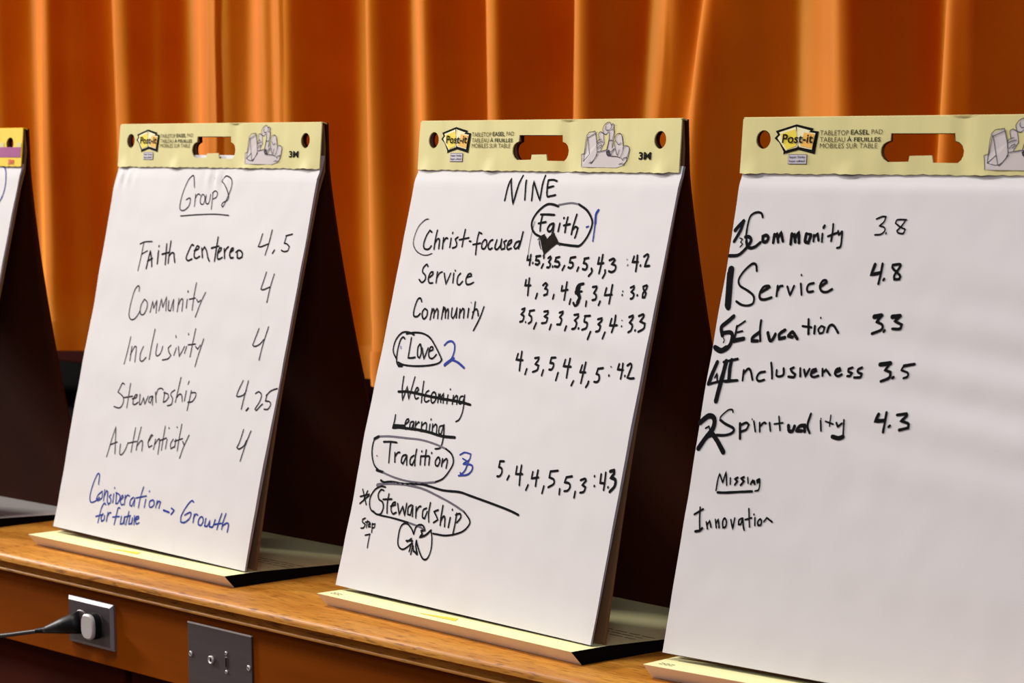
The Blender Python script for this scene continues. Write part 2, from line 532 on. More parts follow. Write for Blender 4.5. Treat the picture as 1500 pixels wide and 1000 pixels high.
# ------------------------------------------------------------------ easel pads
W, HT, TH, TH2, ZB, HH, D = 0.508, 0.551374, 0.248448, 0.099194, 0.017626, 0.062422, 0.27336
S2, C2 = math.sin(TH2), math.cos(TH2)
SIN, COS = math.sin(TH), math.cos(TH)
WRITES = {
0:[
{"n":"circled_outline","c":"b","w":1.7,"s":[["b",2.2,430.6,558.3,450.4,552.9,462.4,545.4,469.1,532.5,471.1,518.5,468.5,503.4,459.2,488.2]]}],
1:[
{"n":"title","c":"k","w":1.25,"s":[["k",1.48,213.9,522.3,206.9,538.3,201.5,538.8,193.5,531.1,187.1,513.0,186.1,494.9,190.6,488.5,200.3,489.1,208.8,495.3,209.7,503.3,206.8,506.8,198.9,504.1],["k",1.48,220.0,512.4,223.1,494.5],["k",1.48,220.8,503.5,223.0,510.5,227.4,513.1,232.2,511.2],["k",1.48,238.0,512.7,234.4,507.7,235.6,500.7,241.1,497.8,245.3,500.9,244.4,508.8,238.0,512.7],["k",1.48,246.9,511.8,247.7,503.9,252.1,499.0,257.3,501.1,257.9,513.0],["k",1.48,262.7,516.0,266.3,491.3],["k",1.48,261.3,515.0,267.2,518.0,274.3,515.2,273.5,509.2,265.9,506.2],["k",1.48,279.1,532.0,282.9,538.0,291.5,539.6,301.6,535.8,306.3,528.4,304.7,517.5,299.8,506.7,295.9,497.8,293.0,495.2,289.8,497.7,292.9,501.7,300.5,504.3,303.7,508.3,301.0,514.5,294.1,522.3,286.0,528.5,279.1,532.0],["k",1.48,192.8,480.0,220.2,481.9,257.7,483.9,284.9,484.4,312.3,483.4]]},
{"n":"value_line","c":"k","w":2.0,"s":[["k",1.54,111.2,439.7,110.4,420.3,109.3,396.9],["k",1.54,101.3,436.3,113.0,439.7,132.6,440.9],["k",1.54,110.1,421.3,124.6,426.9],["k",2.37,129.9,400.7,130.5,414.9,131.8,427.1,138.7,415.2,143.2,404.2],["k",2.37,129.7,411.8,140.9,416.2],["k",2.37,153.2,427.7,156.1,408.7],["k",2.37,152.5,435.2,152.2,433.9],["k",2.37,171.2,438.3,176.9,408.4],["k",2.37,163.8,423.0,182.2,426.6],["k",2.37,180.4,442.6,182.4,420.6,184.0,410.6],["k",2.37,182.4,420.6,187.8,425.8,194.1,425.0,197.1,419.1,201.2,412.2],["k",2.37,239.8,438.3,234.5,438.7,230.4,430.1,227.7,420.1,233.3,415.9,242.8,418.6],["k",2.37,244.1,430.5,253.4,433.7,254.2,436.7,248.7,437.6,245.8,430.5,246.7,422.7,252.8,419.9,260.4,423.1],["k",2.37,261.7,435.0,267.8,421.4],["k",2.37,264.0,431.1,267.8,437.1,274.8,431.4,281.4,421.8,286.4,417.1],["k",2.37,297.2,451.7,297.9,436.0,299.2,417.5],["k",2.37,285.4,435.7,303.0,439.1],["k",2.37,303.1,428.4,309.9,433.5,310.0,436.4,305.6,436.3,303.4,429.4,305.3,421.6,310.6,420.8,316.5,423.3],["k",2.37,317.6,435.7,322.6,422.2],["k",2.37,319.8,430.8,322.6,435.8,326.7,438.8],["k",2.37,334.1,431.3,339.8,434.4,338.9,437.3,334.9,436.2,333.1,429.3,336.6,423.6,343.2,423.8],["k",2.37,350.0,433.7,353.1,424.1],["k",2.37,347.3,431.7,354.7,434.8,363.1,431.2,364.3,425.5,358.3,423.3,353.1,424.1]]},
{"n":"score","c":"k","w":1.5,"s":[["k",1.78,402.7,459.3,401.2,448.7,398.6,441.3,405.2,441.1,420.0,445.4],["k",1.78,423.6,465.0,421.6,445.4,418.5,429.7],["k",2.37,438.0,437.3,435.2,432.9],["k",1.78,459.3,457.9,457.8,447.4,464.4,446.7,471.2,443.1,468.9,437.3,459.7,436.1,454.4,437.8],["k",1.78,457.8,457.9,472.8,460.5]]},
{"n":"value_line","c":"k","w":1.35,"s":[["k",1.6,122.4,367.1,121.1,373.1,116.9,374.5,110.1,367.6,105.5,349.1,105.5,332.9,111.7,325.5,120.9,325.6,128.2,331.0,132.6,337.2],["k",1.6,139.7,355.7,133.8,346.4,134.3,336.3,140.2,333.0,146.5,335.9,150.5,345.1,148.2,352.1,140.8,355.8],["k",1.6,160.3,337.6,162.6,354.1,168.0,343.5,173.2,355.8,176.5,337.4],["k",1.6,182.6,340.6,184.4,358.7,191.5,346.0,196.7,362.2,200.8,341.5],["k",1.6,203.9,356.6,206.4,343.8,212.1,342.4,215.4,359.1],["k",1.6,215.4,359.1,219.2,342.4],["k",1.6,228.9,360.7,229.9,341.9],["k",1.6,229.4,350.8,234.4,359.9,239.2,359.1,241.6,343.4],["k",1.6,249.8,360.6,251.3,347.8],["k",2.14,248.3,372.6,248.8,371.0],["k",1.6,266.0,384.9,265.3,366.2,266.9,345.6],["k",1.6,255.0,360.8,269.6,363.4],["k",1.6,273.7,361.6,278.3,357.9,284.1,361.1],["k",1.6,292.5,372.3,284.3,355.3,277.9,336.4]]},
{"n":"score","c":"k","w":1.45,"s":[["k",1.72,429.0,406.6,425.4,392.2,423.6,382.6,428.7,381.8,443.4,386.2],["k",1.72,448.3,404.4,444.7,387.2,443.1,364.8]]},
{"n":"value_line","c":"k","w":1.35,"s":[["k",1.6,122.4,299.8,122.1,279.3,120.5,259.4],["k",1.6,130.9,285.8,133.7,264.9],["k",1.6,131.3,273.8,138.0,286.2,143.3,284.5,147.5,263.7],["k",1.6,161.1,287.6,157.4,277.3,160.0,267.5,166.5,266.3,173.5,272.3],["k",1.6,181.5,314.2,180.9,292.7,182.2,269.9],["k",1.6,194.9,293.5,196.0,279.6,200.8,276.0,208.2,280.4,210.2,290.4],["k",1.6,230.2,293.5,224.6,289.2,228.3,283.5,235.1,279.0,229.8,273.8,216.7,271.0],["k",1.6,245.3,290.4,242.6,279.5],["k",1.6,237.8,307.7,239.4,304.9],["k",1.6,249.7,292.7,256.9,278.4,265.1,293.6],["k",1.6,270.2,293.8,268.3,283.9],["k",1.6,268.5,312.4,269.2,310.4],["k",1.6,284.6,320.1,283.5,300.5,283.6,279.4],["k",1.6,272.8,296.3,291.0,298.6],["k",1.6,292.1,295.1,298.4,291.6,303.2,297.7],["k",1.6,308.7,306.8,303.6,286.1,300.7,266.8]]},
{"n":"score","c":"k","w":1.45,"s":[["k",1.72,436.0,328.0,431.1,312.6,428.7,304.9,434.1,303.3,444.3,306.7,451.7,313.8],["k",1.72,457.2,332.0,452.9,310.1,450.1,285.4]]},
{"n":"value_line","c":"k","w":1.35,"s":[["k",1.6,131.8,230.0,125.9,231.2,121.1,223.8,117.7,217.6,125.9,215.1,134.7,210.7,136.0,201.8,129.1,195.3,114.1,196.2],["k",1.6,148.1,232.3,148.0,214.7,148.0,196.7],["k",1.6,134.7,210.7,158.9,214.5],["k",1.6,158.5,210.5,168.4,213.2,170.6,217.3,166.4,217.0,162.0,210.7,162.7,203.4,168.2,203.2,175.9,207.2],["k",1.6,177.3,218.8,179.5,204.0,183.8,205.0,187.7,214.6,193.5,205.1,199.3,217.4],["k",1.6,209.7,218.1,203.4,215.7,202.6,209.7,207.8,208.1,211.4,218.3],["k",1.6,211.4,218.3,213.9,205.6],["k",1.6,216.4,224.5,222.0,210.2],["k",1.6,218.7,219.8,222.0,228.9,230.2,230.8,234.4,228.8],["k",1.6,239.5,226.2,240.2,211.5],["k",1.6,237.4,225.0,248.3,223.9,251.6,219.2,246.4,213.9,240.2,211.5],["k",1.6,263.4,230.8,256.2,226.4,256.8,222.5,262.4,218.0,261.6,210.1,252.0,207.5],["k",1.6,272.1,249.4,271.4,227.5,270.8,213.8],["k",1.6,271.3,220.6,277.1,225.9,282.8,224.4,287.3,215.9],["k",1.6,291.7,231.8,292.1,217.3],["k",1.6,294.0,245.6,292.8,241.0],["k",1.6,304.1,232.7,303.8,218.1,303.1,204.5],["k",1.6,305.0,229.8,315.0,230.6,316.9,224.9,310.8,217.7,301.1,216.0]]},
{"n":"score","c":"k","w":1.45,"s":[["k",1.72,421.8,255.2,415.4,239.6,414.3,232.9,419.2,232.6,429.6,235.8,433.9,242.8],["k",1.72,434.0,255.6,432.5,237.0,431.0,216.1],["k",2.37,446.4,218.8,442.7,215.1],["k",1.72,455.8,239.6,462.9,242.6,470.5,238.8,470.0,230.3,462.4,218.9,466.1,217.3,473.6,224.0,477.5,226.7],["k",1.72,483.2,238.8,482.4,231.2,492.0,231.0,495.6,226.6,491.1,220.7,482.8,220.0],["k",1.72,481.7,238.6,490.5,245.8,503.5,249.9]]},
{"n":"value_line","c":"k","w":1.35,"s":[["k",1.6,120.0,122.8,124.5,144.8,129.5,167.7,135.0,149.7,140.3,129.2],["k",1.6,124.1,140.8,140.6,146.2],["k",1.6,150.5,144.0,152.7,130.3,159.0,129.8,165.5,137.4,169.2,147.6],["k",1.6,181.2,170.4,181.6,151.6,181.6,134.8],["k",1.6,171.2,147.2,191.3,151.5],["k",1.6,194.9,172.5,193.4,152.6,193.8,138.8],["k",1.6,193.6,144.7,201.4,153.3,205.9,150.7,208.1,139.1],["k",1.6,219.4,152.9,225.4,161.2,228.2,163.4,223.0,163.0,219.4,152.9,223.7,145.4,231.3,149.0],["k",1.6,237.0,158.3,236.7,143.6],["k",1.6,236.8,150.4,243.8,158.9,247.9,157.2,250.2,137.9],["k",1.6,255.5,178.4,255.8,159.9,256.8,144.3],["k",1.6,247.9,157.2,263.6,162.5],["k",1.6,265.9,160.7,266.0,147.1],["k",1.6,265.6,177.3,266.1,175.9],["k",1.6,281.1,162.0,276.6,154.8,279.5,148.3,286.3,151.8],["k",1.6,287.8,162.6,288.3,151.0],["k",1.6,285.5,180.0,285.9,178.7],["k",1.6,296.0,184.6,295.6,165.2,296.5,146.8],["k",1.6,285.4,159.4,304.3,164.9],["k",1.6,305.5,161.1,310.4,156.7],["k",1.6,318.7,170.9,311.0,154.9,305.6,137.0]]},
{"n":"score","c":"k","w":1.45,"s":[["k",1.72,445.5,189.0,441.9,171.8,438.0,163.9,443.4,162.1,453.1,167.1,457.1,174.9],["k",1.72,463.0,188.5,456.3,167.4,451.7,146.3]]},
{"n":"note","c":"b","w":1.6,"s":[["b",1.9,112.2,81.6,110.3,95.4,104.6,95.9,98.2,82.2,94.7,65.8,97.0,57.0,102.5,54.2,112.5,57.6,120.8,63.4],["b",1.9,125.6,72.9,116.6,67.0,113.3,60.7,117.7,58.5,127.2,63.1,126.7,70.0],["b",1.9,131.4,75.5,133.2,59.7],["b",1.9,132.6,65.6,136.7,75.0,140.6,72.4,142.8,60.7,148.4,55.3],["b",1.9,150.4,70.4,146.1,67.0,151.7,63.6,152.0,58.6,147.7,57.2],["b",1.9,157.2,72.1,158.0,59.2],["b",1.9,156.5,81.3,156.9,80.2],["b",1.9,163.5,74.7,166.4,59.1],["b",1.9,161.9,74.1,171.6,72.5,175.0,67.9,172.0,60.7,166.5,58.7],["b",1.9,177.7,65.2,183.4,69.7,181.3,72.5,177.8,70.2,177.0,64.1,181.8,58.7,186.7,60.2],["b",1.9,187.6,73.1,189.4,59.5],["b",1.9,188.2,67.3,192.9,73.6,198.4,73.2],["b",1.9,209.4,72.3,203.1,67.8,203.3,60.9,208.5,59.5,213.2,69.8],["b",1.9,213.2,71.7,214.3,60.1],["b",1.9,230.4,89.1,227.0,73.1,226.3,59.4],["b",1.9,216.7,72.1,241.4,77.5],["b",1.9,241.3,72.6,241.1,60.9],["b",1.9,246.9,85.3,247.3,84.1],["b",1.9,260.3,73.6,252.5,70.8,253.0,64.1,258.6,63.1,264.2,67.2,262.3,72.8],["b",1.9,270.8,73.7,269.6,63.8],["b",1.9,270.3,67.8,274.5,73.1,279.2,72.6,277.6,63.7]]},
{"n":"note","c":"b","w":1.7,"s":[["b",2.02,141.1,54.9,136.0,56.0,130.8,47.5,128.7,27.3],["b",2.02,120.3,35.4,138.9,40.4],["b",2.02,138.5,41.3,134.9,36.0,137.6,30.3,143.3,32.9,143.1,38.8],["b",2.02,150.3,44.6,150.4,31.7],["b",2.02,149.8,37.6,154.1,44.0,158.2,44.8],["b",2.02,179.9,53.6,175.5,53.7,173.9,50.0,172.1,29.1],["b",2.02,164.9,39.2,182.1,42.0],["b",2.02,187.4,42.5,187.5,31.7,194.1,33.4,195.3,42.4],["b",2.02,195.3,42.4,197.2,32.8],["b",2.02,204.2,51.2,201.7,32.3],["b",2.02,194.6,42.3,209.6,45.9],["b",2.02,208.5,43.8,209.0,34.0,214.9,35.6,215.7,43.6],["b",2.02,215.7,43.6,216.9,34.9],["b",2.02,219.9,47.0,222.4,34.5],["b",2.02,221.9,41.3,225.4,46.6],["b",2.02,225.3,41.7,231.5,44.3,230.5,47.1,225.7,45.6,224.9,39.7,228.9,36.2,234.5,38.7]]},
{"n":"note","c":"b","w":1.7,"s":[["b",2.61,290.3,62.1,304.6,60.7],["b",2.37,308.7,66.9,316.4,64.5,310.5,58.5],["b",2.02,359.2,80.7,353.7,82.1,344.7,73.5,335.9,59.2,337.0,50.7,345.5,50.7,355.4,56.5,358.5,62.6,355.6,66.1,343.8,61.0],["b",2.02,366.3,64.3,366.7,53.0],["b",2.02,365.8,58.6,369.5,64.7,374.7,64.3],["b",2.02,382.0,62.2,378.7,57.1,380.5,51.6,387.1,51.8,390.3,57.4,387.0,62.4,382.0,62.2],["b",2.02,395.5,61.7,395.6,51.4,402.0,52.1,406.0,60.0,407.1,51.7,415.0,52.5,418.4,62.3],["b",2.02,431.0,72.1,427.5,59.5,425.7,49.9],["b",2.02,417.3,55.6,434.1,59.3],["b",2.02,440.5,73.1,437.0,60.5,436.8,51.2],["b",2.02,436.9,55.9,445.2,60.5,450.5,59.2,450.5,48.9]]}],
2:[
{"n":"title","c":"k","w":2.3,"s":[["k",2.4,195.3,513.7,196.7,529.7,199.9,541.8,206.3,524.6,213.0,509.2,216.1,528.2,220.5,545.8],["k",2.4,230.4,539.6,232.2,528.4,234.7,515.1],["k",2.4,248.2,514.6,245.3,538.9,255.8,525.3,264.1,514.9,263.6,530.6,263.9,546.2],["k",2.4,272.8,540.0,276.2,521.4,283.5,520.7,292.2,522.1],["k",2.4,272.6,540.5,281.7,541.0,289.5,539.4],["k",2.4,274.6,530.7,285.3,532.9]]},
{"n":"circled_outline","c":"k","w":2.1,"s":[["k",2.71,301.4,508.3,289.0,510.6,277.5,509.5,264.1,500.8,256.7,489.5,258.9,480.2,266.6,473.6,278.2,470.1],["k",2.71,311.5,463.1,324.8,461.8,345.6,460.8,355.5,461.9,365.3,472.1,370.4,485.5,368.1,493.8,356.4,504.3,339.1,511.5],["g",1.88,339.1,511.5,323.4,512.9,300.9,510.0]]},
{"n":"value_line","c":"k","w":2.4,"s":[["k",2.5,274.5,496.7,274.0,486.6,275.6,477.3],["k",2.5,270.9,497.5,283.4,497.8,297.1,497.6],["k",2.5,269.6,486.4,283.5,488.5],["k",2.5,298.2,487.1,292.2,485.3,289.0,480.2,292.0,476.9,296.7,478.7,299.3,486.3],["k",2.5,299.3,486.3,300.3,475.4],["k",2.5,309.9,487.4,309.5,477.6],["k",2.5,315.6,494.6,315.8,493.8],["k",2.5,322.6,495.3,321.9,486.0,322.7,476.8],["k",2.5,317.8,485.1,329.3,487.0],["k",2.5,338.8,499.0,335.6,483.0,335.3,474.7],["k",2.5,335.2,479.7,340.4,484.0,345.2,482.4,344.2,474.9,342.9,470.7]]},
{"n":"heart_doodle","c":"k","w":1.2,"s":[["F",1.25,277.9,469.4,279.9,471.5,284.1,472.6,288.4,471.0,291.9,467.9,295.6,471.6,300.5,474.4,304.6,473.8,309.1,469.7,315.2,464.0,309.1,460.8,301.8,456.1,295.3,451.3,291.4,447.8,287.3,452.7,283.5,458.9],["k",1.04,275.7,469.6,282.1,456.3],["k",1.04,274.0,466.2,279.4,470.6,277.6,462.9,283.9,454.7],["k",1.25,297.9,472.8,298.7,476.2,303.6,474.6,302.5,472.1],["k",2.08,290.1,451.5,292.5,444.8],["k",1.56,309.5,465.5,317.4,460.7],["k",1.56,279.4,470.6,285.3,473.0]]},
{"n":"thin_line","c":"k","w":0.7,"s":[["k",0.73,262.3,488.8,260.1,477.7,259.7,460.7,261.1,443.7]]},
{"n":"bracket","c":"k","w":1.2,"s":[["k",1.25,45.3,486.8,38.4,485.4,27.7,477.1,22.7,464.4,23.1,453.6,31.7,444.9,44.9,440.3,56.7,440.0,66.2,442.5]]},
{"n":"value_line","c":"k","w":2.1,"s":[["k",2.19,57.9,469.8,52.7,472.3,47.6,465.1,45.0,454.3,48.4,448.1,57.3,447.9,61.8,452.1],["k",2.19,68.6,472.8,68.0,460.3,68.9,447.9],["k",2.19,68.2,455.0,72.1,461.3,76.7,460.5,78.7,449.1],["k",2.19,84.5,463.4,86.4,449.3],["k",2.19,85.2,456.4,89.0,462.7,93.3,462.8],["k",2.19,100.4,463.0,101.0,451.5],["k",2.19,101.8,470.6,101.6,469.5],["k",2.19,114.0,465.1,109.2,462.4,113.6,457.2,113.5,452.8,106.9,450.8],["k",2.19,126.6,475.1,125.8,463.7,126.1,453.2],["k",2.19,117.9,461.7,136.7,464.9],["k",2.19,138.9,460.6,142.3,460.3],["k",2.19,161.6,470.8,155.5,472.4,154.5,464.5,155.4,454.1,157.0,444.0],["k",2.19,147.7,456.5,162.4,458.7],["k",2.19,169.4,463.2,165.7,458.8,166.9,452.7,172.1,452.0,175.3,457.3,172.9,462.4,169.4,463.2],["k",2.19,185.8,463.7,180.9,461.8,178.5,455.7,182.5,451.5,187.5,453.3],["k",2.19,194.0,463.9,192.7,454.4,197.5,451.9,202.8,457.3,203.2,465.0],["k",2.19,203.2,465.0,204.6,453.9],["k",2.19,213.2,463.6,208.3,461.7,211.7,457.5,212.1,453.3,206.2,452.2],["k",2.19,219.0,457.8,223.3,461.3,223.2,464.4,218.8,462.9,216.5,456.8,219.1,452.6,225.4,454.2],["k",2.19,238.9,463.5,232.7,461.6,230.2,456.4,233.6,453.9,238.2,456.6,240.7,463.5],["k",2.19,242.7,475.2,241.2,461.9,239.7,454.1]]},
{"n":"rank","c":"b","w":1.8,"s":[["b",3.12,376.8,505.2,373.8,499.7,375.7,489.0],["b",1.88,376.4,504.7,374.3,498.9,375.9,484.0,377.2,467.5],["b",1.88,360.7,484.0,364.2,485.1]]},
{"n":"value_line","c":"k","w":2.0,"s":[["k",2.08,62.7,425.5,59.0,428.0,53.1,423.3,53.2,418.0,60.4,413.8,62.0,408.5,56.0,404.4,49.0,408.0],["k",2.08,68.7,410.6,75.9,415.3,75.4,418.8,70.8,417.8,68.1,410.6,72.0,404.5,79.1,404.8],["k",2.08,84.9,419.2,86.3,405.1],["k",2.08,85.9,411.3,89.7,417.6,94.9,419.6],["k",2.08,99.7,418.0,107.5,404.2,113.0,418.5],["k",2.08,119.4,418.8,121.1,406.6],["k",2.08,121.1,422.7,121.6,421.8],["k",2.08,133.4,419.3,129.1,414.8,130.1,406.9,135.1,404.5,140.7,409.1],["k",2.08,147.5,414.6,156.7,416.7,154.4,419.6,149.3,418.2,146.9,412.0,150.1,406.0,157.0,406.3,163.2,408.8]]},
{"n":"scores","c":"k","w":2.5,"s":[["k",2.6,260.8,445.8,260.8,440.6,267.4,441.2],["k",2.6,266.3,447.3,267.2,434.5],["k",2.6,272.7,437.8,272.9,437.0],["k",2.6,278.0,445.0,277.7,440.9,283.5,440.5,285.3,437.8,282.7,435.7,278.4,436.2],["k",2.6,276.7,445.6,284.9,446.6],["k",2.6,293.0,436.7,291.2,432.0],["k",1.67,289.9,447.4,292.1,443.5],["k",2.6,300.2,444.4,303.7,446.5,305.5,443.9,302.5,439.8,306.4,437.2,305.5,433.2,301.3,433.0],["k",2.6,311.7,434.7,311.9,433.9],["k",2.6,315.2,444.9,314.3,440.9,321.0,440.4,324.0,437.2,321.7,434.4,315.4,434.9],["k",2.6,314.5,445.2,321.4,446.5],["k",2.6,333.6,436.2,331.0,430.8],["k",2.6,342.1,445.8,342.0,440.5,347.8,440.0,349.0,436.1,345.5,433.7,341.2,434.5],["k",2.6,342.1,446.1,350.9,447.5],["k",2.6,359.8,435.2,358.6,430.7],["k",2.6,368.5,446.1,367.6,440.7,373.3,439.6,375.4,435.7,373.1,433.0,368.0,433.5],["k",2.6,367.5,446.0,375.2,447.2],["k",2.6,383.7,434.7,385.8,430.8,381.3,425.4],["k",2.6,394.0,448.3,393.7,440.8,403.7,442.0],["k",2.6,400.0,451.8,399.9,439.9,399.2,429.4],["k",2.6,408.9,433.7,410.0,429.8,407.2,424.2],["k",2.6,413.5,445.7,419.9,447.8,423.3,446.0,418.7,441.3,426.0,439.6,426.5,434.4,421.3,431.8,416.1,432.7],["g",1.25,444.3,448.0,444.6,447.4],["g",1.67,447.4,441.6,446.9,440.6],["k",2.6,455.9,451.7,454.6,445.0,464.3,445.5],["k",2.6,461.3,453.1,462.9,443.5,463.4,434.5],["k",2.6,469.7,441.8,469.9,441.0],["k",2.6,473.1,452.2,478.1,455.0,480.6,452.5,478.6,446.0,477.7,440.8,485.4,441.7]]},
{"n":"scores","c":"k","w":2.4,"s":[["k",2.5,266.2,416.1,266.0,409.3,276.5,409.8],["k",2.5,271.9,418.4,273.0,406.9,274.3,397.5],["k",2.5,291.8,400.3,290.4,394.2],["k",2.5,300.3,410.8,304.7,413.7,308.4,411.8,304.6,406.9,310.1,405.8,310.6,400.5,304.8,398.9],["k",2.5,323.5,400.4,322.8,395.4],["k",2.5,336.4,411.6,336.4,405.6,347.8,407.5],["k",2.5,344.2,416.6,344.1,406.0,344.1,395.1],["k",2.5,355.9,396.6,355.2,390.6],["k",3.12,374.9,415.9,367.2,414.3,364.1,410.8,364.0,404.2,370.3,403.2,372.2,396.6,370.6,391.3,366.2,389.1,362.2,392.2],["k",2.5,362.6,405.5,374.4,406.6],["k",4.69,368.2,412.3,367.6,404.4,372.2,399.3,369.5,393.2],["k",2.5,385.6,395.3,385.9,389.4],["k",2.5,392.8,412.7,399.5,413.7,400.2,411.1,396.8,405.7,401.4,403.2,401.7,398.7,396.1,397.1],["k",2.5,410.2,396.4,408.5,391.8],["k",2.5,417.7,412.5,416.5,403.9,429.5,405.2],["k",2.5,427.4,416.8,427.4,405.7,427.0,394.4],["k",1.56,447.7,410.3,447.9,409.5],["k",2.08,447.9,406.0,448.1,405.2],["k",2.5,460.0,414.9,465.2,417.1,466.1,413.9,462.3,409.9,467.8,407.5,467.1,403.0,463.6,401.8],["k",2.5,474.1,406.8,474.3,406.1],["k",2.5,487.8,418.7,481.5,417.1,483.5,413.4,488.3,409.7,487.8,404.6,484.0,404.4,483.6,409.5,487.9,414.8,487.8,418.7]]},
{"n":"scores","c":"k","w":2.4,"s":[["k",2.5,269.2,379.7,274.1,381.3,274.0,377.9,269.9,373.6,275.9,371.3,275.3,365.8,270.5,364.2],["k",2.08,281.4,364.7,281.6,364.0],["k",2.5,285.6,377.8,285.3,373.8,290.6,371.3,292.2,366.0,287.7,363.1],["k",2.5,284.4,378.4,292.9,379.8],["k",2.5,302.0,364.5,299.3,357.3],["k",2.5,311.5,379.1,318.4,380.1,319.4,376.8,314.2,373.2,320.9,371.6,320.3,366.2,312.4,364.7],["k",2.5,330.7,364.1,329.5,358.0],["k",2.5,340.4,379.2,346.1,380.8,346.8,378.2,342.9,374.0,347.8,371.0,347.5,365.0,341.4,364.7],["k",2.5,359.1,363.6,358.1,358.3],["k",2.5,368.3,378.0,375.1,379.0,376.0,375.7,371.1,371.5,376.0,368.5,375.6,362.5,370.5,360.7],["k",2.5,381.6,362.6,381.9,361.8],["k",2.5,388.7,377.0,388.9,371.1,394.8,369.5,395.4,363.6,388.6,360.9],["k",2.5,387.5,377.6,397.3,378.4],["k",2.5,404.5,359.5,402.1,350.3],["k",2.5,412.2,375.0,418.7,376.6,419.5,373.4,414.8,369.2,419.4,366.9,418.8,361.7,413.9,360.1],["k",2.5,430.0,360.3,428.2,352.7],["k",2.5,436.3,376.9,435.6,368.7,448.0,369.7],["k",2.5,442.4,381.1,443.0,370.1,441.6,361.0],["k",1.35,455.0,376.2,455.2,375.6],["k",1.88,456.5,369.3,456.3,368.6],["k",2.5,466.5,380.4,472.6,382.6,473.4,379.5,469.1,374.1,474.7,371.2,474.4,365.4,470.3,362.6],["k",2.5,481.4,365.8,481.5,365.1],["k",2.5,483.2,382.5,490.2,384.8,491.8,382.3,486.8,376.3,495.9,374.2,495.5,368.5,487.2,364.2]]},
{"n":"value_line","c":"k","w":2.1,"s":[["k",2.19,63.5,379.8,59.9,383.9,54.5,382.3,51.3,373.6,50.5,365.0,53.1,360.2,60.1,360.5,64.8,364.3],["k",2.19,72.0,371.0,68.7,366.6,70.6,360.4,74.9,358.0,79.4,362.2,78.6,368.5,73.2,371.1],["k",2.19,88.0,371.8,87.7,357.7],["k",2.19,87.9,364.8,91.0,372.0,93.7,368.6,94.6,360.2],["k",2.19,93.8,365.8,98.3,372.3,101.6,369.0,103.2,359.9],["k",2.19,111.2,375.1,111.3,359.6],["k",2.19,111.3,367.4,114.1,374.5,116.5,371.1,118.8,361.4],["k",2.19,117.4,367.7,120.9,373.4,123.0,370.0,124.6,361.0],["k",2.19,129.6,374.6,130.7,364.8,134.7,361.6,137.9,365.9,139.7,375.1],["k",2.19,139.7,375.1,141.8,362.6],["k",2.19,146.7,374.0,147.8,362.9],["k",2.19,147.3,368.5,152.1,375.0,155.3,373.0,156.7,363.4],["k",2.19,164.2,375.6,164.6,364.5],["g",1.25,166.7,383.6,167.0,382.8],["k",2.19,175.0,384.4,175.4,375.4,173.8,363.6],["k",2.19,173.3,371.2,178.7,375.6,182.6,373.7,185.5,367.6],["k",2.19,194.2,379.1,189.5,365.1,180.4,348.8]]},
{"n":"circled_outline","c":"k","w":2.1,"s":[["k",2.19,59.9,336.4,47.2,339.2,33.5,337.8,23.2,328.6,20.9,317.0,24.2,310.1,32.3,303.5],["k",2.19,41.7,330.4,37.5,332.3,32.8,328.4,30.7,316.2,32.3,303.5,36.8,296.6,43.2,294.9,47.4,296.6],["k",2.19,37.1,299.5,50.9,296.9,74.4,297.0,101.5,299.5,120.9,303.5,127.5,308.2,122.5,313.4,110.2,323.8,95.5,334.2,80.1,339.0,61.2,339.6,43.2,336.9],["k",3.65,39.5,295.4,46.6,295.6]]},
{"n":"value_line","c":"k","w":2.1,"s":[["k",2.19,55.2,332.6,55.8,319.1,56.2,306.4,64.3,306.9,71.0,308.1],["k",2.19,76.2,325.3,73.1,320.2,75.4,310.5,80.3,307.9,82.1,313.7,79.5,322.0,76.2,325.3],["k",2.19,82.2,320.7,89.9,307.1,94.7,321.5],["k",2.19,98.3,317.5,105.6,320.1,103.4,323.4,99.1,322.5,97.6,316.1,100.6,309.9,107.8,309.0,114.2,314.3]]},
{"n":"rank","c":"b","w":2.2,"s":[["b",2.29,127.5,327.0,133.0,331.5,141.7,332.7,148.6,328.2,150.2,319.3,147.1,310.8,141.9,305.6,135.0,302.4],["b",3.75,135.0,302.4,140.7,305.9,151.4,311.8],["b",2.71,146.2,310.0,160.5,307.5,175.8,301.3],["b",1.25,36.0,320.5,37.2,317.3]]},
{"n":"struck_line","c":"k","w":1.9,"s":[["k",1.98,55.0,282.3,56.7,266.8,62.7,251.4,66.7,270.3,75.5,254.1,78.6,283.2],["k",1.98,87.1,263.4,91.7,267.2,89.7,269.9,86.5,269.0,84.8,261.8,89.4,255.8,94.6,257.6],["k",1.98,99.0,279.0,100.7,264.4,102.7,251.9],["k",1.98,113.4,268.1,108.6,265.0,107.7,256.5,112.1,253.4,118.2,255.9],["k",1.98,123.0,266.7,120.4,261.7,123.4,254.2,128.0,253.9,131.0,259.0,127.9,265.7,123.0,266.7],["k",1.98,134.8,265.5,136.3,254.5],["k",1.98,135.3,260.0,138.1,265.8,142.5,255.0],["k",1.98,140.9,260.4,144.5,266.9,147.6,254.7],["k",1.98,154.0,265.6,155.1,254.6],["k",1.98,156.2,273.3,156.4,272.5],["k",1.98,165.2,265.7,166.3,254.7],["k",1.98,165.7,260.2,170.7,266.1,173.5,264.2,175.0,255.4],["k",1.98,184.0,266.4,179.0,264.7,178.8,257.8,182.5,256.7,186.5,261.8,186.9,268.0],["k",1.98,186.9,268.0,189.3,254.5,189.3,244.9,186.1,237.1,180.4,233.9],["k",2.92,49.9,262.1,73.0,263.5,108.5,261.5,143.3,259.9,177.3,259.0,202.4,256.8]]},
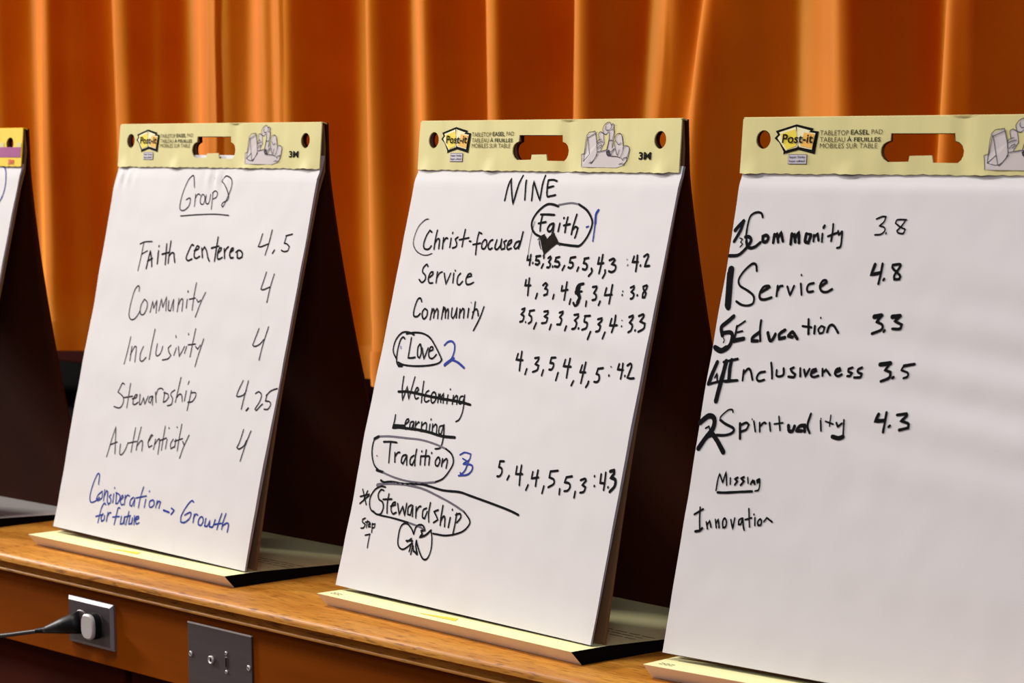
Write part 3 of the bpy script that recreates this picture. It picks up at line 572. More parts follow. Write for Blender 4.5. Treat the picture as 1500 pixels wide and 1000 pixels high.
{"n":"struck_line","c":"k","w":1.9,"s":[["k",1.98,53.9,232.3,54.4,223.9,53.7,216.7,55.7,215.1,72.7,217.4],["k",1.98,53.8,219.4,77.6,220.5],["k",1.98,78.5,222.3,84.0,226.3,82.2,229.3,78.3,227.6,77.3,221.3,80.3,216.3,85.8,217.7],["k",1.98,93.0,227.0,87.9,224.9,88.6,217.9,92.0,216.4,95.0,225.4],["k",1.98,95.3,226.3,96.2,216.8],["k",1.98,98.7,227.5,100.7,216.3],["k",1.98,99.7,222.3,104.6,227.1,106.3,226.4],["k",1.98,111.7,227.7,113.9,215.7],["k",1.98,112.4,222.5,118.9,227.4,122.5,225.1,123.7,216.5],["k",1.98,129.2,226.5,130.6,215.4],["k",1.98,129.3,233.0,129.6,231.9],["k",1.98,134.8,227.0,137.0,215.0],["k",1.98,135.5,221.9,140.4,227.5,143.9,225.2,146.1,215.0],["k",1.98,156.1,227.0,149.7,224.8,150.6,217.1,155.3,215.7,157.4,227.1],["k",1.98,158.0,228.1,161.0,215.4,161.3,205.1,159.0,198.8,149.7,196.8],["k",3.12,54.6,216.8,81.5,217.3,107.6,217.4,130.9,216.3,157.3,213.7,184.6,214.3]]},
{"n":"circled_outline","c":"k","w":2.0,"s":[["k",2.08,29.9,202.3,20.5,198.8,17.7,188.8,20.1,176.6,28.3,164.9,40.6,159.0],["g",2.08,40.6,159.0,71.8,154.1,101.8,151.9,133.3,152.4,160.7,156.0],["k",2.08,160.7,156.0,175.8,161.8,186.4,173.1,191.0,183.8,184.5,193.4,170.2,199.0],["g",2.08,170.2,199.0,146.4,202.9,117.0,205.5,85.3,205.0,53.1,204.3,29.9,202.3],["k",3.65,19.2,198.2,27.7,201.8],["k",3.12,34.5,159.3,49.9,157.8]]},
{"n":"value_line","c":"k","w":2.1,"s":[["k",2.19,55.6,196.6,56.7,183.5,58.3,170.9],["k",2.19,40.3,196.1,55.3,197.5,68.5,197.7],["k",2.19,68.2,184.5,71.0,172.8],["k",2.19,69.2,179.4,73.9,185.1,78.1,185.8],["k",2.19,91.8,184.1,85.2,181.7,84.5,174.6,89.0,172.4,93.7,182.5],["k",2.19,94.0,183.4,97.2,171.5],["k",2.19,109.0,184.8,103.0,180.7,103.7,173.8,108.4,172.5,112.0,179.8],["k",2.19,112.3,192.9,112.3,181.6,114.3,172.2],["k",2.19,123.3,185.2,125.1,174.5],["k",2.19,123.5,191.8,123.8,190.8],["k",2.19,132.1,193.8,133.0,183.5,134.4,175.0],["k",2.19,124.7,185.3,140.0,186.8],["k",2.19,141.6,186.0,142.7,175.8],["k",2.19,144.2,191.6,144.5,190.6],["k",2.19,158.4,186.7,155.0,182.1,156.5,177.1,161.5,176.7,164.0,182.1,161.3,186.5,158.4,186.7],["k",2.19,168.5,186.0,169.1,176.6],["k",2.19,168.9,180.8,175.3,186.6,178.8,184.3,178.7,175.4],["k",1.35,30.3,177.5,31.1,176.9]]},
{"n":"rank","c":"b","w":1.7,"s":[["b",1.77,200.9,194.1,209.5,197.8,222.1,196.9,221.4,190.0,212.0,184.9],["b",1.77,207.7,190.1,217.5,187.6],["b",2.08,211.0,183.6,227.4,183.8,230.4,178.2,222.8,171.5,205.8,168.5],["b",2.08,220.6,188.3,217.1,176.9,211.4,171.3,208.2,172.6,210.1,169.9]]},
{"n":"underline","c":"k","w":2.5,"s":[["k",2.6,47.3,147.3,55.3,145.5,70.9,147.6,100.2,147.7,131.0,150.8,151.2,149.9,180.1,147.7,213.1,148.9,235.7,146.6,277.7,141.8,313.5,137.3,332.9,133.7]]},
{"n":"circled_outline","c":"k","w":2.0,"s":[["g",2.29,41.9,140.6,48.8,142.5,74.5,145.6,103.3,146.8,135.4,145.7,165.3,141.0,201.1,133.7,228.1,126.4],["k",2.08,228.1,126.4,241.6,117.8,242.2,111.1,230.1,101.3,202.0,93.9,174.2,93.2],["k",2.08,60.0,139.8,49.7,139.6,38.0,134.0,31.1,122.7,34.3,110.7,44.1,105.6,58.1,103.6,84.9,103.0,120.5,100.9],["g",2.08,120.5,100.9,144.2,98.4,156.5,95.5],["g",3.75,41.4,140.4,48.3,142.1]]},
{"n":"value_line","c":"k","w":2.1,"s":[["k",2.19,57.7,135.2,51.0,135.4,47.2,128.8,50.5,123.0,58.8,120.3,62.3,113.7,59.0,105.4,50.5,104.0,42.1,107.1],["k",2.19,69.9,132.0,69.3,119.7,72.2,107.7],["k",2.19,59.1,123.9,77.6,126.2],["k",2.19,77.5,117.1,86.9,119.8,85.9,123.2,80.7,120.9,79.1,113.7,84.7,108.2,91.3,110.7],["k",2.19,91.2,122.0,98.3,108.8,103.0,119.8,110.0,108.4,110.4,124.1],["k",2.19,120.7,123.4,114.8,119.3,116.0,110.8,121.8,110.6,123.2,122.0],["k",2.19,123.8,122.9,126.5,109.3],["k",2.19,131.2,121.9,134.0,108.4],["k",2.19,132.5,116.0,136.8,122.5,140.8,123.5],["k",2.19,152.5,122.5,146.4,119.3,147.5,110.8,152.2,109.6,155.1,118.5],["k",2.19,158.7,130.0,158.4,117.1,161.7,106.3],["k",2.19,177.0,122.9,168.8,120.0,174.3,115.8,179.2,110.9,171.5,106.6],["k",2.19,185.1,129.3,184.8,115.6,185.8,104.8],["k",2.19,185.7,110.2,189.1,116.0,192.8,115.1,195.0,104.2],["k",2.19,203.5,116.3,202.8,104.0],["k",2.19,204.9,126.6,205.1,125.8],["k",2.19,214.8,122.9,215.2,110.8,214.2,95.8],["k",2.19,213.3,120.7,221.4,123.0,223.9,118.5,218.2,111.8]]},
{"n":"asterisk","c":"k","w":2.0,"s":[["k",2.08,11.8,132.1,25.0,113.6],["k",2.08,27.8,127.3,8.8,122.5],["k",2.08,28.3,126.0,10.5,113.5],["k",2.08,23.0,131.1,17.4,118.5]]},
{"n":"note","c":"k","w":1.7,"s":[["k",1.77,28.0,96.6,22.7,94.2,23.8,90.8,30.5,88.7,28.3,84.2,22.7,82.9],["k",1.77,33.6,94.0,34.1,84.9],["k",1.77,29.6,91.5,37.5,93.0],["k",1.77,37.9,88.1,41.4,89.9,39.8,91.9,37.5,89.5,38.5,86.1,42.3,87.0],["k",1.77,45.1,91.8,47.6,80.1],["k",1.77,45.6,90.4,51.1,91.7,51.3,87.5,47.1,85.7],["k",1.77,34.8,75.1,44.8,77.7],["k",1.77,44.4,77.3,44.4,67.8,45.1,60.1]]},
{"n":"wing_doodle","c":"k","w":2.0,"s":[["k",2.08,135.4,88.1,128.9,94.2,118.1,99.2,109.3,97.6,104.7,90.1,105.5,76.3,110.0,69.2,118.9,66.8,127.0,70.5,134.4,76.2],["k",2.08,124.9,77.2,132.6,82.2],["k",2.08,122.3,78.3,135.7,79.6],["k",2.08,135.4,88.1,137.3,96.6,144.1,100.8,152.2,100.3,157.1,95.4],["k",2.6,157.1,95.4,149.6,93.8,153.0,90.1,148.8,85.5,160.0,89.5,169.2,96.7],["k",2.08,169.2,96.7,173.9,87.0,176.2,73.6,172.9,62.3,165.7,59.8,157.5,64.6,149.1,73.2,143.4,80.7],["k",2.08,134.4,76.2,133.1,65.7],["k",2.08,134.9,78.4,137.7,73.2,137.4,62.8],["k",2.08,138.8,73.3,141.9,66.8],["k",2.6,143.4,80.7,144.3,74.0,150.7,64.4],["k",2.6,144.1,67.1,149.6,64.3]]},
{"n":"scores","c":"k","w":2.4,"s":[["k",2.5,276.4,325.4,275.4,318.0,288.0,318.1],["k",2.5,282.9,328.5,284.3,316.5,286.0,305.2],["k",2.5,299.3,308.1,298.1,301.4],["k",2.5,310.0,322.2,317.0,323.3,316.9,320.0,313.1,315.0,319.8,313.5,319.2,308.1,311.7,305.2],["k",2.5,330.4,308.9,329.6,302.2],["k",2.5,340.5,324.1,340.2,318.1,346.4,317.9,347.5,314.0,345.4,310.5,341.0,310.2],["k",2.5,340.5,324.4,348.4,325.3],["k",2.5,358.6,307.5,357.5,298.2],["k",2.5,367.2,323.8,366.0,315.9,379.5,316.1],["k",2.5,375.4,325.7,374.9,314.5,375.8,302.7],["k",2.5,389.5,299.7,387.1,294.1],["k",2.5,399.7,319.4,398.1,310.8,408.0,311.2],["k",2.5,405.1,323.0,404.3,309.9,403.6,298.1],["k",2.5,416.8,301.0,416.1,297.7,413.8,293.9],["k",2.5,429.2,316.8,427.9,310.9,433.2,309.3,434.6,304.2,431.5,301.4,426.6,301.3],["k",2.5,429.1,317.0,438.0,318.4],["k",1.56,451.5,321.1,451.7,320.5],["k",2.5,450.5,310.7,450.7,310.1],["k",2.5,465.1,325.0,463.9,318.5,473.6,318.5],["k",2.5,471.6,325.8,472.2,316.5,472.0,308.1],["k",2.5,478.6,312.1,478.8,311.5],["k",2.5,479.8,324.0,484.8,326.6,487.5,323.9,485.6,316.7,483.5,310.2,488.5,309.5,495.0,310.3]]},
{"n":"scores","c":"k","w":2.4,"s":[["k",2.5,280.8,193.2,280.6,186.5,286.4,185.1,287.9,179.9,284.8,175.8,280.3,175.1],["k",2.5,280.7,193.6,288.3,194.3],["k",2.5,302.8,178.0,300.5,172.9],["k",2.5,314.4,190.4,315.0,181.2,327.2,182.4],["k",2.5,322.6,192.5,323.5,180.7,325.3,168.7],["k",2.5,341.0,170.6,338.6,164.4],["k",2.5,345.6,186.8,345.2,178.9,357.5,181.4],["k",2.5,354.5,189.6,354.4,179.8,355.0,170.7],["k",2.5,370.4,172.2,369.3,163.6],["k",2.5,377.4,190.5,377.4,183.4,386.0,181.6,387.4,176.5,378.6,171.7],["k",2.5,377.4,190.5,390.4,192.7],["k",2.5,399.8,171.9,400.6,165.5],["k",2.5,407.8,186.4,406.5,180.4,414.7,179.9,417.2,175.7,414.0,171.4,408.4,170.2],["k",2.5,407.8,186.6,417.6,188.6],["k",2.5,427.9,171.6,427.9,164.5],["k",2.5,433.9,185.7,441.2,188.1,443.7,186.0,438.4,180.4,444.8,178.4,443.3,173.2,437.0,171.2],["k",2.5,456.9,193.0,457.1,192.4],["k",2.5,459.6,181.7,459.8,181.1],["k",2.5,467.9,196.1,468.8,186.0,476.9,186.2],["k",2.5,475.3,198.7,476.4,188.0,477.0,178.5],["k",2.5,483.6,182.6,483.8,182.0],["k",3.54,482.5,200.7,488.8,202.6,489.8,198.9,485.5,193.4,493.5,192.3,494.6,184.8,487.9,177.7]]}],
3:[
{"n":"rank","c":"k","w":4.0,"s":[["k",4.02,6.3,486.0,12.0,492.3,17.0,497.1],["k",3.57,17.2,496.4,14.3,486.1,7.2,473.4],["k",1.34,15.0,477.5,19.2,476.1,16.9,472.9,20.3,470.6,17.0,467.4],["k",3.57,3.1,456.9,15.9,458.0,24.5,464.5,31.6,474.0,28.6,479.0,22.7,478.8]]},
{"n":"value_line","c":"k","w":2.6,"s":[["k",2.32,43.9,501.5,41.0,506.1,33.9,507.1,25.9,502.8,23.6,491.0,23.8,480.1,26.3,470.8],["k",3.39,25.2,473.9,27.7,468.5,32.0,466.6,38.7,468.0,45.5,473.1],["k",3.57,52.7,481.5,48.1,479.9,49.2,474.5,54.1,474.3,56.2,478.5,52.7,481.5],["k",3.39,64.2,482.6,64.1,473.3],["k",3.39,63.9,479.5,68.0,483.4,71.1,474.2],["k",3.39,70.7,479.6,73.5,485.1,77.7,475.2],["k",3.57,88.8,483.9,89.1,472.4],["k",3.57,88.8,480.8,92.6,482.9,95.2,474.8],["k",3.57,94.7,480.2,98.4,485.6,100.6,474.2],["k",3.57,109.2,484.3,108.9,475.9,113.9,474.5,116.1,483.0],["k",2.68,109.2,484.3,116.0,483.7],["k",2.68,120.3,483.0,120.8,476.2],["k",2.68,120.7,480.8,125.3,484.7,127.7,477.1],["k",2.32,131.9,484.8,132.7,475.7],["k",3.04,133.4,493.5,132.3,491.4],["k",2.32,144.8,495.7,145.5,487.4,145.2,476.8],["k",2.32,139.9,482.0,151.4,486.0],["k",2.32,152.8,488.3,154.6,483.8,158.5,487.7],["k",2.32,158.5,487.7,159.3,478.6,158.9,471.1,154.5,469.5]]},
{"n":"score","c":"k","w":1.9,"s":[["k",1.7,202.8,502.1,209.6,504.9,215.0,505.0,213.3,499.3,207.8,494.7,214.4,493.4,216.0,489.7,211.3,485.8,203.3,484.9],["k",1.7,218.2,487.5,218.1,486.3],["k",1.7,242.5,502.1,230.9,501.9,228.9,498.1,235.0,494.5,242.6,491.7,240.8,487.3,234.4,487.6,232.2,490.0,237.5,495.3,241.0,500.6]]},
{"n":"rank","c":"k","w":9.0,"s":[["k",7.14,8.5,441.9,9.9,428.2,11.2,415.8],["k",6.25,9.8,442.2,11.1,422.0,14.7,398.0],["k",8.04,8.4,437.5,13.5,400.3]]},
{"n":"value_line","c":"k","w":2.8,"s":[["k",2.5,46.0,441.0,43.6,447.9,37.6,448.5,27.5,439.7,22.4,430.2,25.8,423.3,37.7,418.3,47.7,412.5,49.2,404.8,43.0,401.5,33.0,401.8,24.4,405.4],["k",2.86,56.7,416.7,68.1,423.3,65.8,424.7,59.4,423.0,55.9,415.9,58.0,409.8,65.0,409.3,73.2,411.9],["k",2.5,79.3,425.2,80.0,413.7],["k",2.5,79.7,418.3,82.4,424.6,86.1,425.5],["k",2.5,92.9,424.9,98.6,415.2,102.3,426.0],["k",2.5,111.3,428.7,114.6,416.6],["k",1.79,110.3,438.8,110.7,437.9],["k",2.5,129.1,430.0,122.8,428.3,120.9,423.7,123.5,420.0,129.9,421.0],["k",2.68,139.2,426.6,146.7,431.4,145.4,433.6,140.9,432.7,138.3,426.6,142.1,421.4,148.7,420.9,155.6,424.2]]},
{"n":"score","c":"k","w":3.0,"s":[["k",3.57,209.2,453.0,205.8,441.7,218.0,444.3],["k",2.68,219.0,454.0,218.3,442.9,217.0,432.1],["k",2.68,223.7,437.8,222.9,436.3],["k",2.68,242.4,454.0,232.7,453.0,233.4,449.3,243.6,442.2,243.5,438.1,237.3,437.6,236.5,442.0,241.4,449.5,242.4,454.0]]},
{"n":"rank","c":"k","w":5.0,"s":[["k",4.46,24.8,388.3,17.2,381.8,9.5,375.2,12.8,366.0],["k",4.46,13.8,368.9,23.5,370.0,27.5,365.2,24.7,354.2,14.0,348.2,4.1,352.4],["k",5.36,5.2,351.6,13.9,348.7,21.1,352.5],["k",1.34,15.0,363.0,16.4,360.8,15.6,358.1]]},
{"n":"value_line","c":"k","w":3.0,"s":[["k",1.96,42.6,383.7,31.2,376.2],["k",2.32,31.9,377.8,31.5,370.0,30.7,359.2],["k",1.96,31.5,370.0,40.9,372.3],["k",4.46,30.9,361.0,44.2,363.9],["k",3.57,65.4,372.4,56.9,365.9,56.7,362.0,64.5,362.4],["k",2.68,64.8,385.5,65.5,374.7,68.3,362.6],["k",3.57,77.1,372.2,81.6,364.0,85.3,365.0,88.0,371.2],["k",3.57,100.4,376.4,93.7,371.5,94.7,366.2,102.0,368.1],["k",3.57,106.4,370.3,110.3,374.6,113.5,373.2,119.3,367.5],["k",3.57,106.5,369.9,112.4,369.1],["k",2.68,129.8,389.9,133.3,373.5],["k",2.32,123.2,382.0,135.7,381.1],["k",2.68,140.0,382.8,141.0,374.6],["k",2.14,148.4,383.2,145.4,379.3,148.1,374.9,152.5,376.6,153.3,381.9,149.3,383.3],["k",1.79,146.1,392.5,146.2,391.7],["k",2.68,158.0,376.9,159.5,383.7,164.9,384.7,172.9,376.9]]},
{"n":"score","c":"k","w":3.2,"s":[["k",4.46,217.4,396.5,227.0,398.4],["k",2.86,227.4,398.4,221.5,391.1,229.2,388.5,229.3,383.3,217.5,378.3],["k",2.86,233.3,382.8,232.5,381.2],["k",4.46,241.4,397.4,251.5,398.8],["k",2.86,251.6,398.3,245.5,392.9,255.0,389.7,253.1,385.2,243.4,384.7]]},
{"n":"rank","c":"k","w":5.0,"s":[["k",4.46,11.5,335.7,7.9,323.8,4.6,310.4],["k",2.68,4.7,310.0,20.8,314.1,44.0,317.0],["k",5.36,24.2,337.2,21.9,313.8,19.4,291.7],["k",2.23,12.1,317.9,14.1,322.6,16.3,315.0]]},
{"n":"value_line","c":"k","w":2.8,"s":[["k",4.46,31.7,339.1,31.2,329.8,32.8,316.0],["k",2.68,20.4,336.2,40.3,340.8],["k",2.68,27.8,314.2,45.1,316.8],["k",2.5,51.6,328.7,52.3,317.2],["k",2.5,52.3,324.9,57.1,330.6,61.4,328.5,66.2,318.8],["k",2.5,81.7,328.9,74.4,327.0,71.6,321.5,75.2,317.9,82.6,319.8],["k",2.5,88.4,339.2,91.0,331.0,93.3,322.0],["k",2.5,97.7,331.4,98.8,325.4,103.7,324.9,108.0,327.4,106.7,334.2],["k",2.5,120.7,335.8,116.3,334.0,118.8,331.1,124.0,328.4,122.7,325.3,115.1,325.3],["k",2.5,129.7,335.5,131.4,326.6],["k",2.5,135.2,334.3,138.5,327.0,142.5,335.5],["k",2.5,145.4,330.4,152.2,333.8,150.9,336.0,146.5,334.2,145.7,328.9,149.8,326.9,156.0,328.8],["k",2.5,160.1,336.5,161.5,329.1],["k",2.5,161.0,332.1,164.9,336.1,171.5,330.5],["k",2.5,177.5,333.1,184.2,336.4,182.9,338.6,178.6,336.9,177.6,332.3,181.8,329.9,186.9,332.1],["k",2.5,200.0,340.3,194.9,338.5,195.4,335.6,200.2,334.4,198.1,331.3,194.5,330.7],["k",2.5,212.7,341.1,207.7,338.6,208.2,335.6,213.0,334.4,211.9,330.7,203.8,329.7]]},
{"n":"rank","c":"k","w":6.0,"s":[["k",5.36,0.5,266.0,11.8,274.5,20.4,272.0,20.5,261.3,11.9,249.8,4.0,237.2],["k",4.46,4.0,237.2,13.7,250.7,21.9,254.4],["k",5.36,20.8,255.1,30.5,246.6,40.6,235.9],["k",1.79,9.7,260.5,14.2,263.1,15.9,259.4]]},
{"n":"value_line","c":"k","w":2.4,"s":[["k",1.61,46.4,280.8,44.8,283.7,39.0,282.9,29.7,275.0,29.5,271.2],["k",2.86,29.5,271.2,38.2,267.2,49.8,263.4,49.8,258.8,40.7,255.1,27.0,254.0],["k",3.04,58.5,269.4,61.2,252.8],["k",2.5,58.9,267.1,67.0,270.8,71.3,268.8,68.5,263.3,61.2,260.4],["k",2.14,77.8,273.1,82.0,262.0],["k",1.34,74.8,275.5,75.2,274.7],["k",2.14,86.2,272.2,88.1,262.4],["k",2.14,87.0,267.7,91.9,272.6,94.9,272.0],["k",2.14,99.8,273.2,102.7,264.3],["k",2.14,111.4,280.8,115.8,266.0],["k",1.61,106.4,272.1,118.3,274.5],["k",3.57,126.4,272.1,128.5,266.2,133.2,266.6,135.0,271.9],["k",3.57,138.6,267.7,142.4,272.5,148.7,273.7,150.0,267.1],["k",3.57,138.8,267.0,146.2,267.5],["k",2.68,154.7,286.8,152.4,274.0,156.8,266.1],["k",2.14,169.0,280.4,171.6,269.4],["k",1.34,169.0,282.9,169.3,282.2],["k",1.61,181.6,287.2,181.9,275.4],["k",1.79,175.5,280.1,186.1,277.9],["k",2.14,190.3,279.7,193.0,275.4,197.7,279.5],["k",2.14,199.8,283.3,202.1,265.8],["k",4.46,201.9,265.3,196.2,263.3,188.1,264.4]]},
{"n":"score","c":"k","w":3.2,"s":[["k",4.46,235.6,345.7,248.6,347.7],["k",2.86,248.7,347.5,242.8,339.9,250.4,338.3,249.9,332.4,239.4,327.8],["k",2.86,255.3,333.3,253.9,332.2],["k",2.32,266.6,345.8,264.3,341.1,272.6,339.0,273.3,335.1,268.2,332.8],["k",3.04,266.6,345.8,279.6,348.6]]},
{"n":"score","c":"k","w":3.2,"s":[["k",3.75,244.3,292.5,241.3,285.0,253.5,286.6],["k",2.86,254.3,295.2,253.9,284.0,253.0,274.1],["k",2.86,261.0,281.5,259.4,280.2],["k",2.86,268.2,293.5,279.7,295.6,280.2,293.0,274.1,287.4,283.9,285.5,284.7,281.0,273.4,277.8]]},
{"n":"note","c":"k","w":2.0,"s":[["k",1.79,38.3,192.9,38.7,204.7,40.1,211.8,43.1,207.2,46.2,202.1,47.6,208.7,48.9,214.7,52.4,200.0],["k",1.79,56.2,208.4,57.3,201.5],["k",2.32,66.6,209.8,62.9,207.9,66.8,205.6,63.9,201.4],["k",2.32,75.3,211.1,71.5,209.2,76.2,206.4,72.1,201.8],["k",1.79,80.7,211.0,82.4,204.8],["k",2.32,86.2,204.1,88.0,208.5,89.3,206.5,90.1,208.1,91.8,204.6],["k",2.14,97.0,210.8,94.0,209.0,95.2,206.5,97.4,208.8],["k",1.79,97.4,210.9,98.8,203.6,98.0,198.8,93.6,197.3],["k",2.5,40.8,191.0,52.4,191.8,72.4,194.4,89.7,196.5]]},
{"n":"note","c":"k","w":2.2,"s":[["k",1.96,19.5,172.4,21.3,160.3,24.0,148.2],["k",2.32,12.9,163.7,24.1,170.7],["k",2.68,18.1,145.1,24.1,146.6,27.4,149.6],["k",1.96,31.7,157.0,34.9,149.8],["k",1.96,33.2,153.4,36.2,159.0,39.7,151.9],["k",1.96,44.1,160.9,47.3,152.1],["k",1.96,45.8,156.2,48.1,161.8,51.3,152.5],["k",1.96,56.7,163.7,54.8,159.3,56.7,153.1,59.9,154.4,60.2,159.8,56.7,163.7],["k",1.96,65.7,163.0,70.5,152.9,70.8,165.1],["k",1.96,80.8,166.0,77.2,163.6,77.5,158.8,80.7,159.7,81.9,166.1],["k",1.96,81.9,166.1,84.5,157.9,86.7,153.4],["k",1.96,88.4,177.3,90.8,167.0,93.3,157.8],["k",1.96,85.8,164.9,94.0,167.8],["k",1.96,98.7,168.3,100.3,160.0],["k",1.96,96.6,172.0,96.7,171.4],["k",1.96,106.2,167.5,103.5,164.0,104.9,160.5,108.1,161.3,108.7,165.1,106.2,167.5],["k",1.96,112.0,165.4,115.1,169.9,123.2,166.0]]}]}
HEAD = {
"lines":[[0.87,339.6,18.8,354.9,13.9,355.6,16.2,361.0,39.7,350.1,51.8,336.2,49.9,339.6,18.8],[0.87,341.5,21.7,355.6,16.5],[0.87,341.5,21.7,345.7,38.4,349.1,51.4],[0.87,336.2,49.9,346.5,41.7],[0.87,340.9,20.7,337.3,41.0],[0.87,362.1,41.0,351.7,52.4,350.1,51.8],[0.87,333.8,56.8,332.1,45.0,331.3,42.0,336.3,40.7],[0.87,360.9,39.0,369.3,37.7,379.3,36.7,382.4,38.3],[0.87,363.4,24.0,362.7,21.4,361.7,16.9,365.0,14.6,369.2,16.2],[0.87,359.3,27.9,361.1,25.3,366.9,23.4],[0.87,359.9,29.2,364.3,27.3,370.2,26.0],[0.87,362.0,34.8,364.7,31.8,368.6,29.9,368.8,31.8,366.0,34.4],[0.87,359.4,29.2,360.9,38.4],[0.87,371.6,29.9,367.3,37.7],[0.87,370.3,16.9,368.7,11.7,370.3,7.8,375.0,4.3,380.9,3.6,383.2,6.6,384.5,9.2,380.8,12.4,375.9,13.0,373.7,11.1,373.8,7.8],[0.87,383.2,6.6,387.1,5.6,388.7,7.2,387.6,11.1,384.8,12.4],[0.87,370.3,16.9,374.9,17.9,378.2,15.9,381.1,15.0],[0.87,388.7,11.8,389.4,16.3,387.4,24.1,387.5,34.4],[0.87,381.2,16.3,381.0,24.7,378.2,35.7],[0.87,381.1,25.0,387.0,24.7],[0.87,370.8,16.9,372.9,27.9,371.6,29.9],[0.87,393.0,25.4,392.2,21.5,394.3,18.2,399.1,16.6,403.2,18.3,405.9,25.4,407.3,31.8],[0.87,393.0,25.4,391.4,28.6,396.1,40.8,398.7,42.1],[0.87,395.2,26.6,398.5,29.9,403.2,27.9],[0.87,401.0,35.7,398.6,41.5],[0.87,386.4,38.3,392.0,34.4],[0.87,384.9,43.5,392.0,34.4],[0.87,384.9,43.5,398.9,44.1,403.0,45.3,407.2,38.2,407.7,33.1],[0.87,408.6,32.4,411.4,31.1,416.4,31.8,418.7,35.0,417.3,41.4,414.8,45.9],[0.87,409.0,46.0,415.7,44.6],[0.87,408.6,32.4,407.2,38.2],[0.87,409.0,46.0,408.2,48.5,406.0,46.0],[0.87,415.7,44.6,414.3,50.4,408.8,54.3],[0.87,401.8,53.1,408.5,51.7],[2.61,378.5,39.0,382.3,37.3,384.2,41.5,381.8,42.5,379.2,40.9]],
"logo outer":[50.0,15.0,79.2,7.7,103.7,12.4,102.2,14.8,111.1,15.8,107.3,40.7,84.2,36.0,64.7,40.4,62.7,41.3,62.8,37.9,55.6,27.8,48.8,23.1,53.2,19.1],
"logo inner":[55.0,16.6,79.4,10.4,99.6,14.8,97.1,16.6,106.7,17.7,102.9,35.9,83.9,32.7,66.2,36.8,53.1,23.0,57.0,19.3],
"logo yellow":[57.8,18.4,78.4,13.2,80.6,18.8,80.9,31.7,67.0,35.9,59.9,25.1],
"logo orange":[90.8,16.8,105.6,18.6,103.4,34.5,86.4,31.7,88.9,25.2],
"logo notch1":[78.8,10.2,80.3,10.2,80.7,17.2],
"logo notch2":[82.8,33.3,85.1,33.3,83.7,30.1],
"rect postit":[60.6,18.9,104.3,28.6],
"rect l1a":[113.0,14.6,152.4,20.0],
"rect l1b":[155.3,14.1,180.1,19.4],
"rect l1c":[183.2,13.9,198.2,18.9],
"rect l2a":[113.3,22.0,147.9,27.3],
"rect l2b":[150.4,21.1,196.3,27.0],
"rect l3":[113.7,28.7,192.2,34.1],
"rect badge":[70.0,40.9,96.6,51.9],
"hole":[208.9,18.2,292.3,18.5,293.4,26.6,298.1,28.1,302.1,31.6,304.3,36.9,303.8,42.3,301.3,46.9,297.4,49.9,266.1,49.6,264.1,41.9,235.2,42.4,234.2,48.6,205.8,49.1,200.7,45.9,197.8,42.0,196.8,38.5,197.2,33.8,199.6,29.9,203.8,27.5,208.5,26.0],
"rect threem":[436.1,38.5,458.2,47.6],
"fill":[333.8,56.8,331.9,42.7,336.3,41.0,339.6,18.8,354.9,13.9,359.9,28.6,362.9,24.0,361.7,16.9,365.0,14.6,369.1,15.9,369.1,10.4,375.0,4.3,387.1,5.6,389.2,16.3,387.5,34.4,392.8,27.9,392.6,20.8,399.1,16.6,403.8,18.9,407.5,31.8,416.4,31.8,418.7,35.6,416.0,47.2,409.8,54.3,396.3,57.3],
"fillcream":[371.9,18.2,380.3,16.9,380.8,24.7,378.2,35.7,372.3,36.7,368.3,37.4,372.9,27.9]}
POSES = {0:[-1.4241,-0.0283,8.363],1:[-0.7494,0.0929,-0.552],2:[-0.0508,0.0986,-2.593],3:[0.5579,0.0867,4.147]}
POSES[0] = [-1.4455, 0.034, 1.0]
def pairs(l, s=0.001): return [(l[i] * s, l[i + 1] * s) for i in range(0, len(l), 2)]

def circle(cx, cy, r, n=20): return [(cx + r * math.cos(2 * math.pi * k / n), cy + r * math.sin(2 * math.pi * k / n)) for k in range(n)]

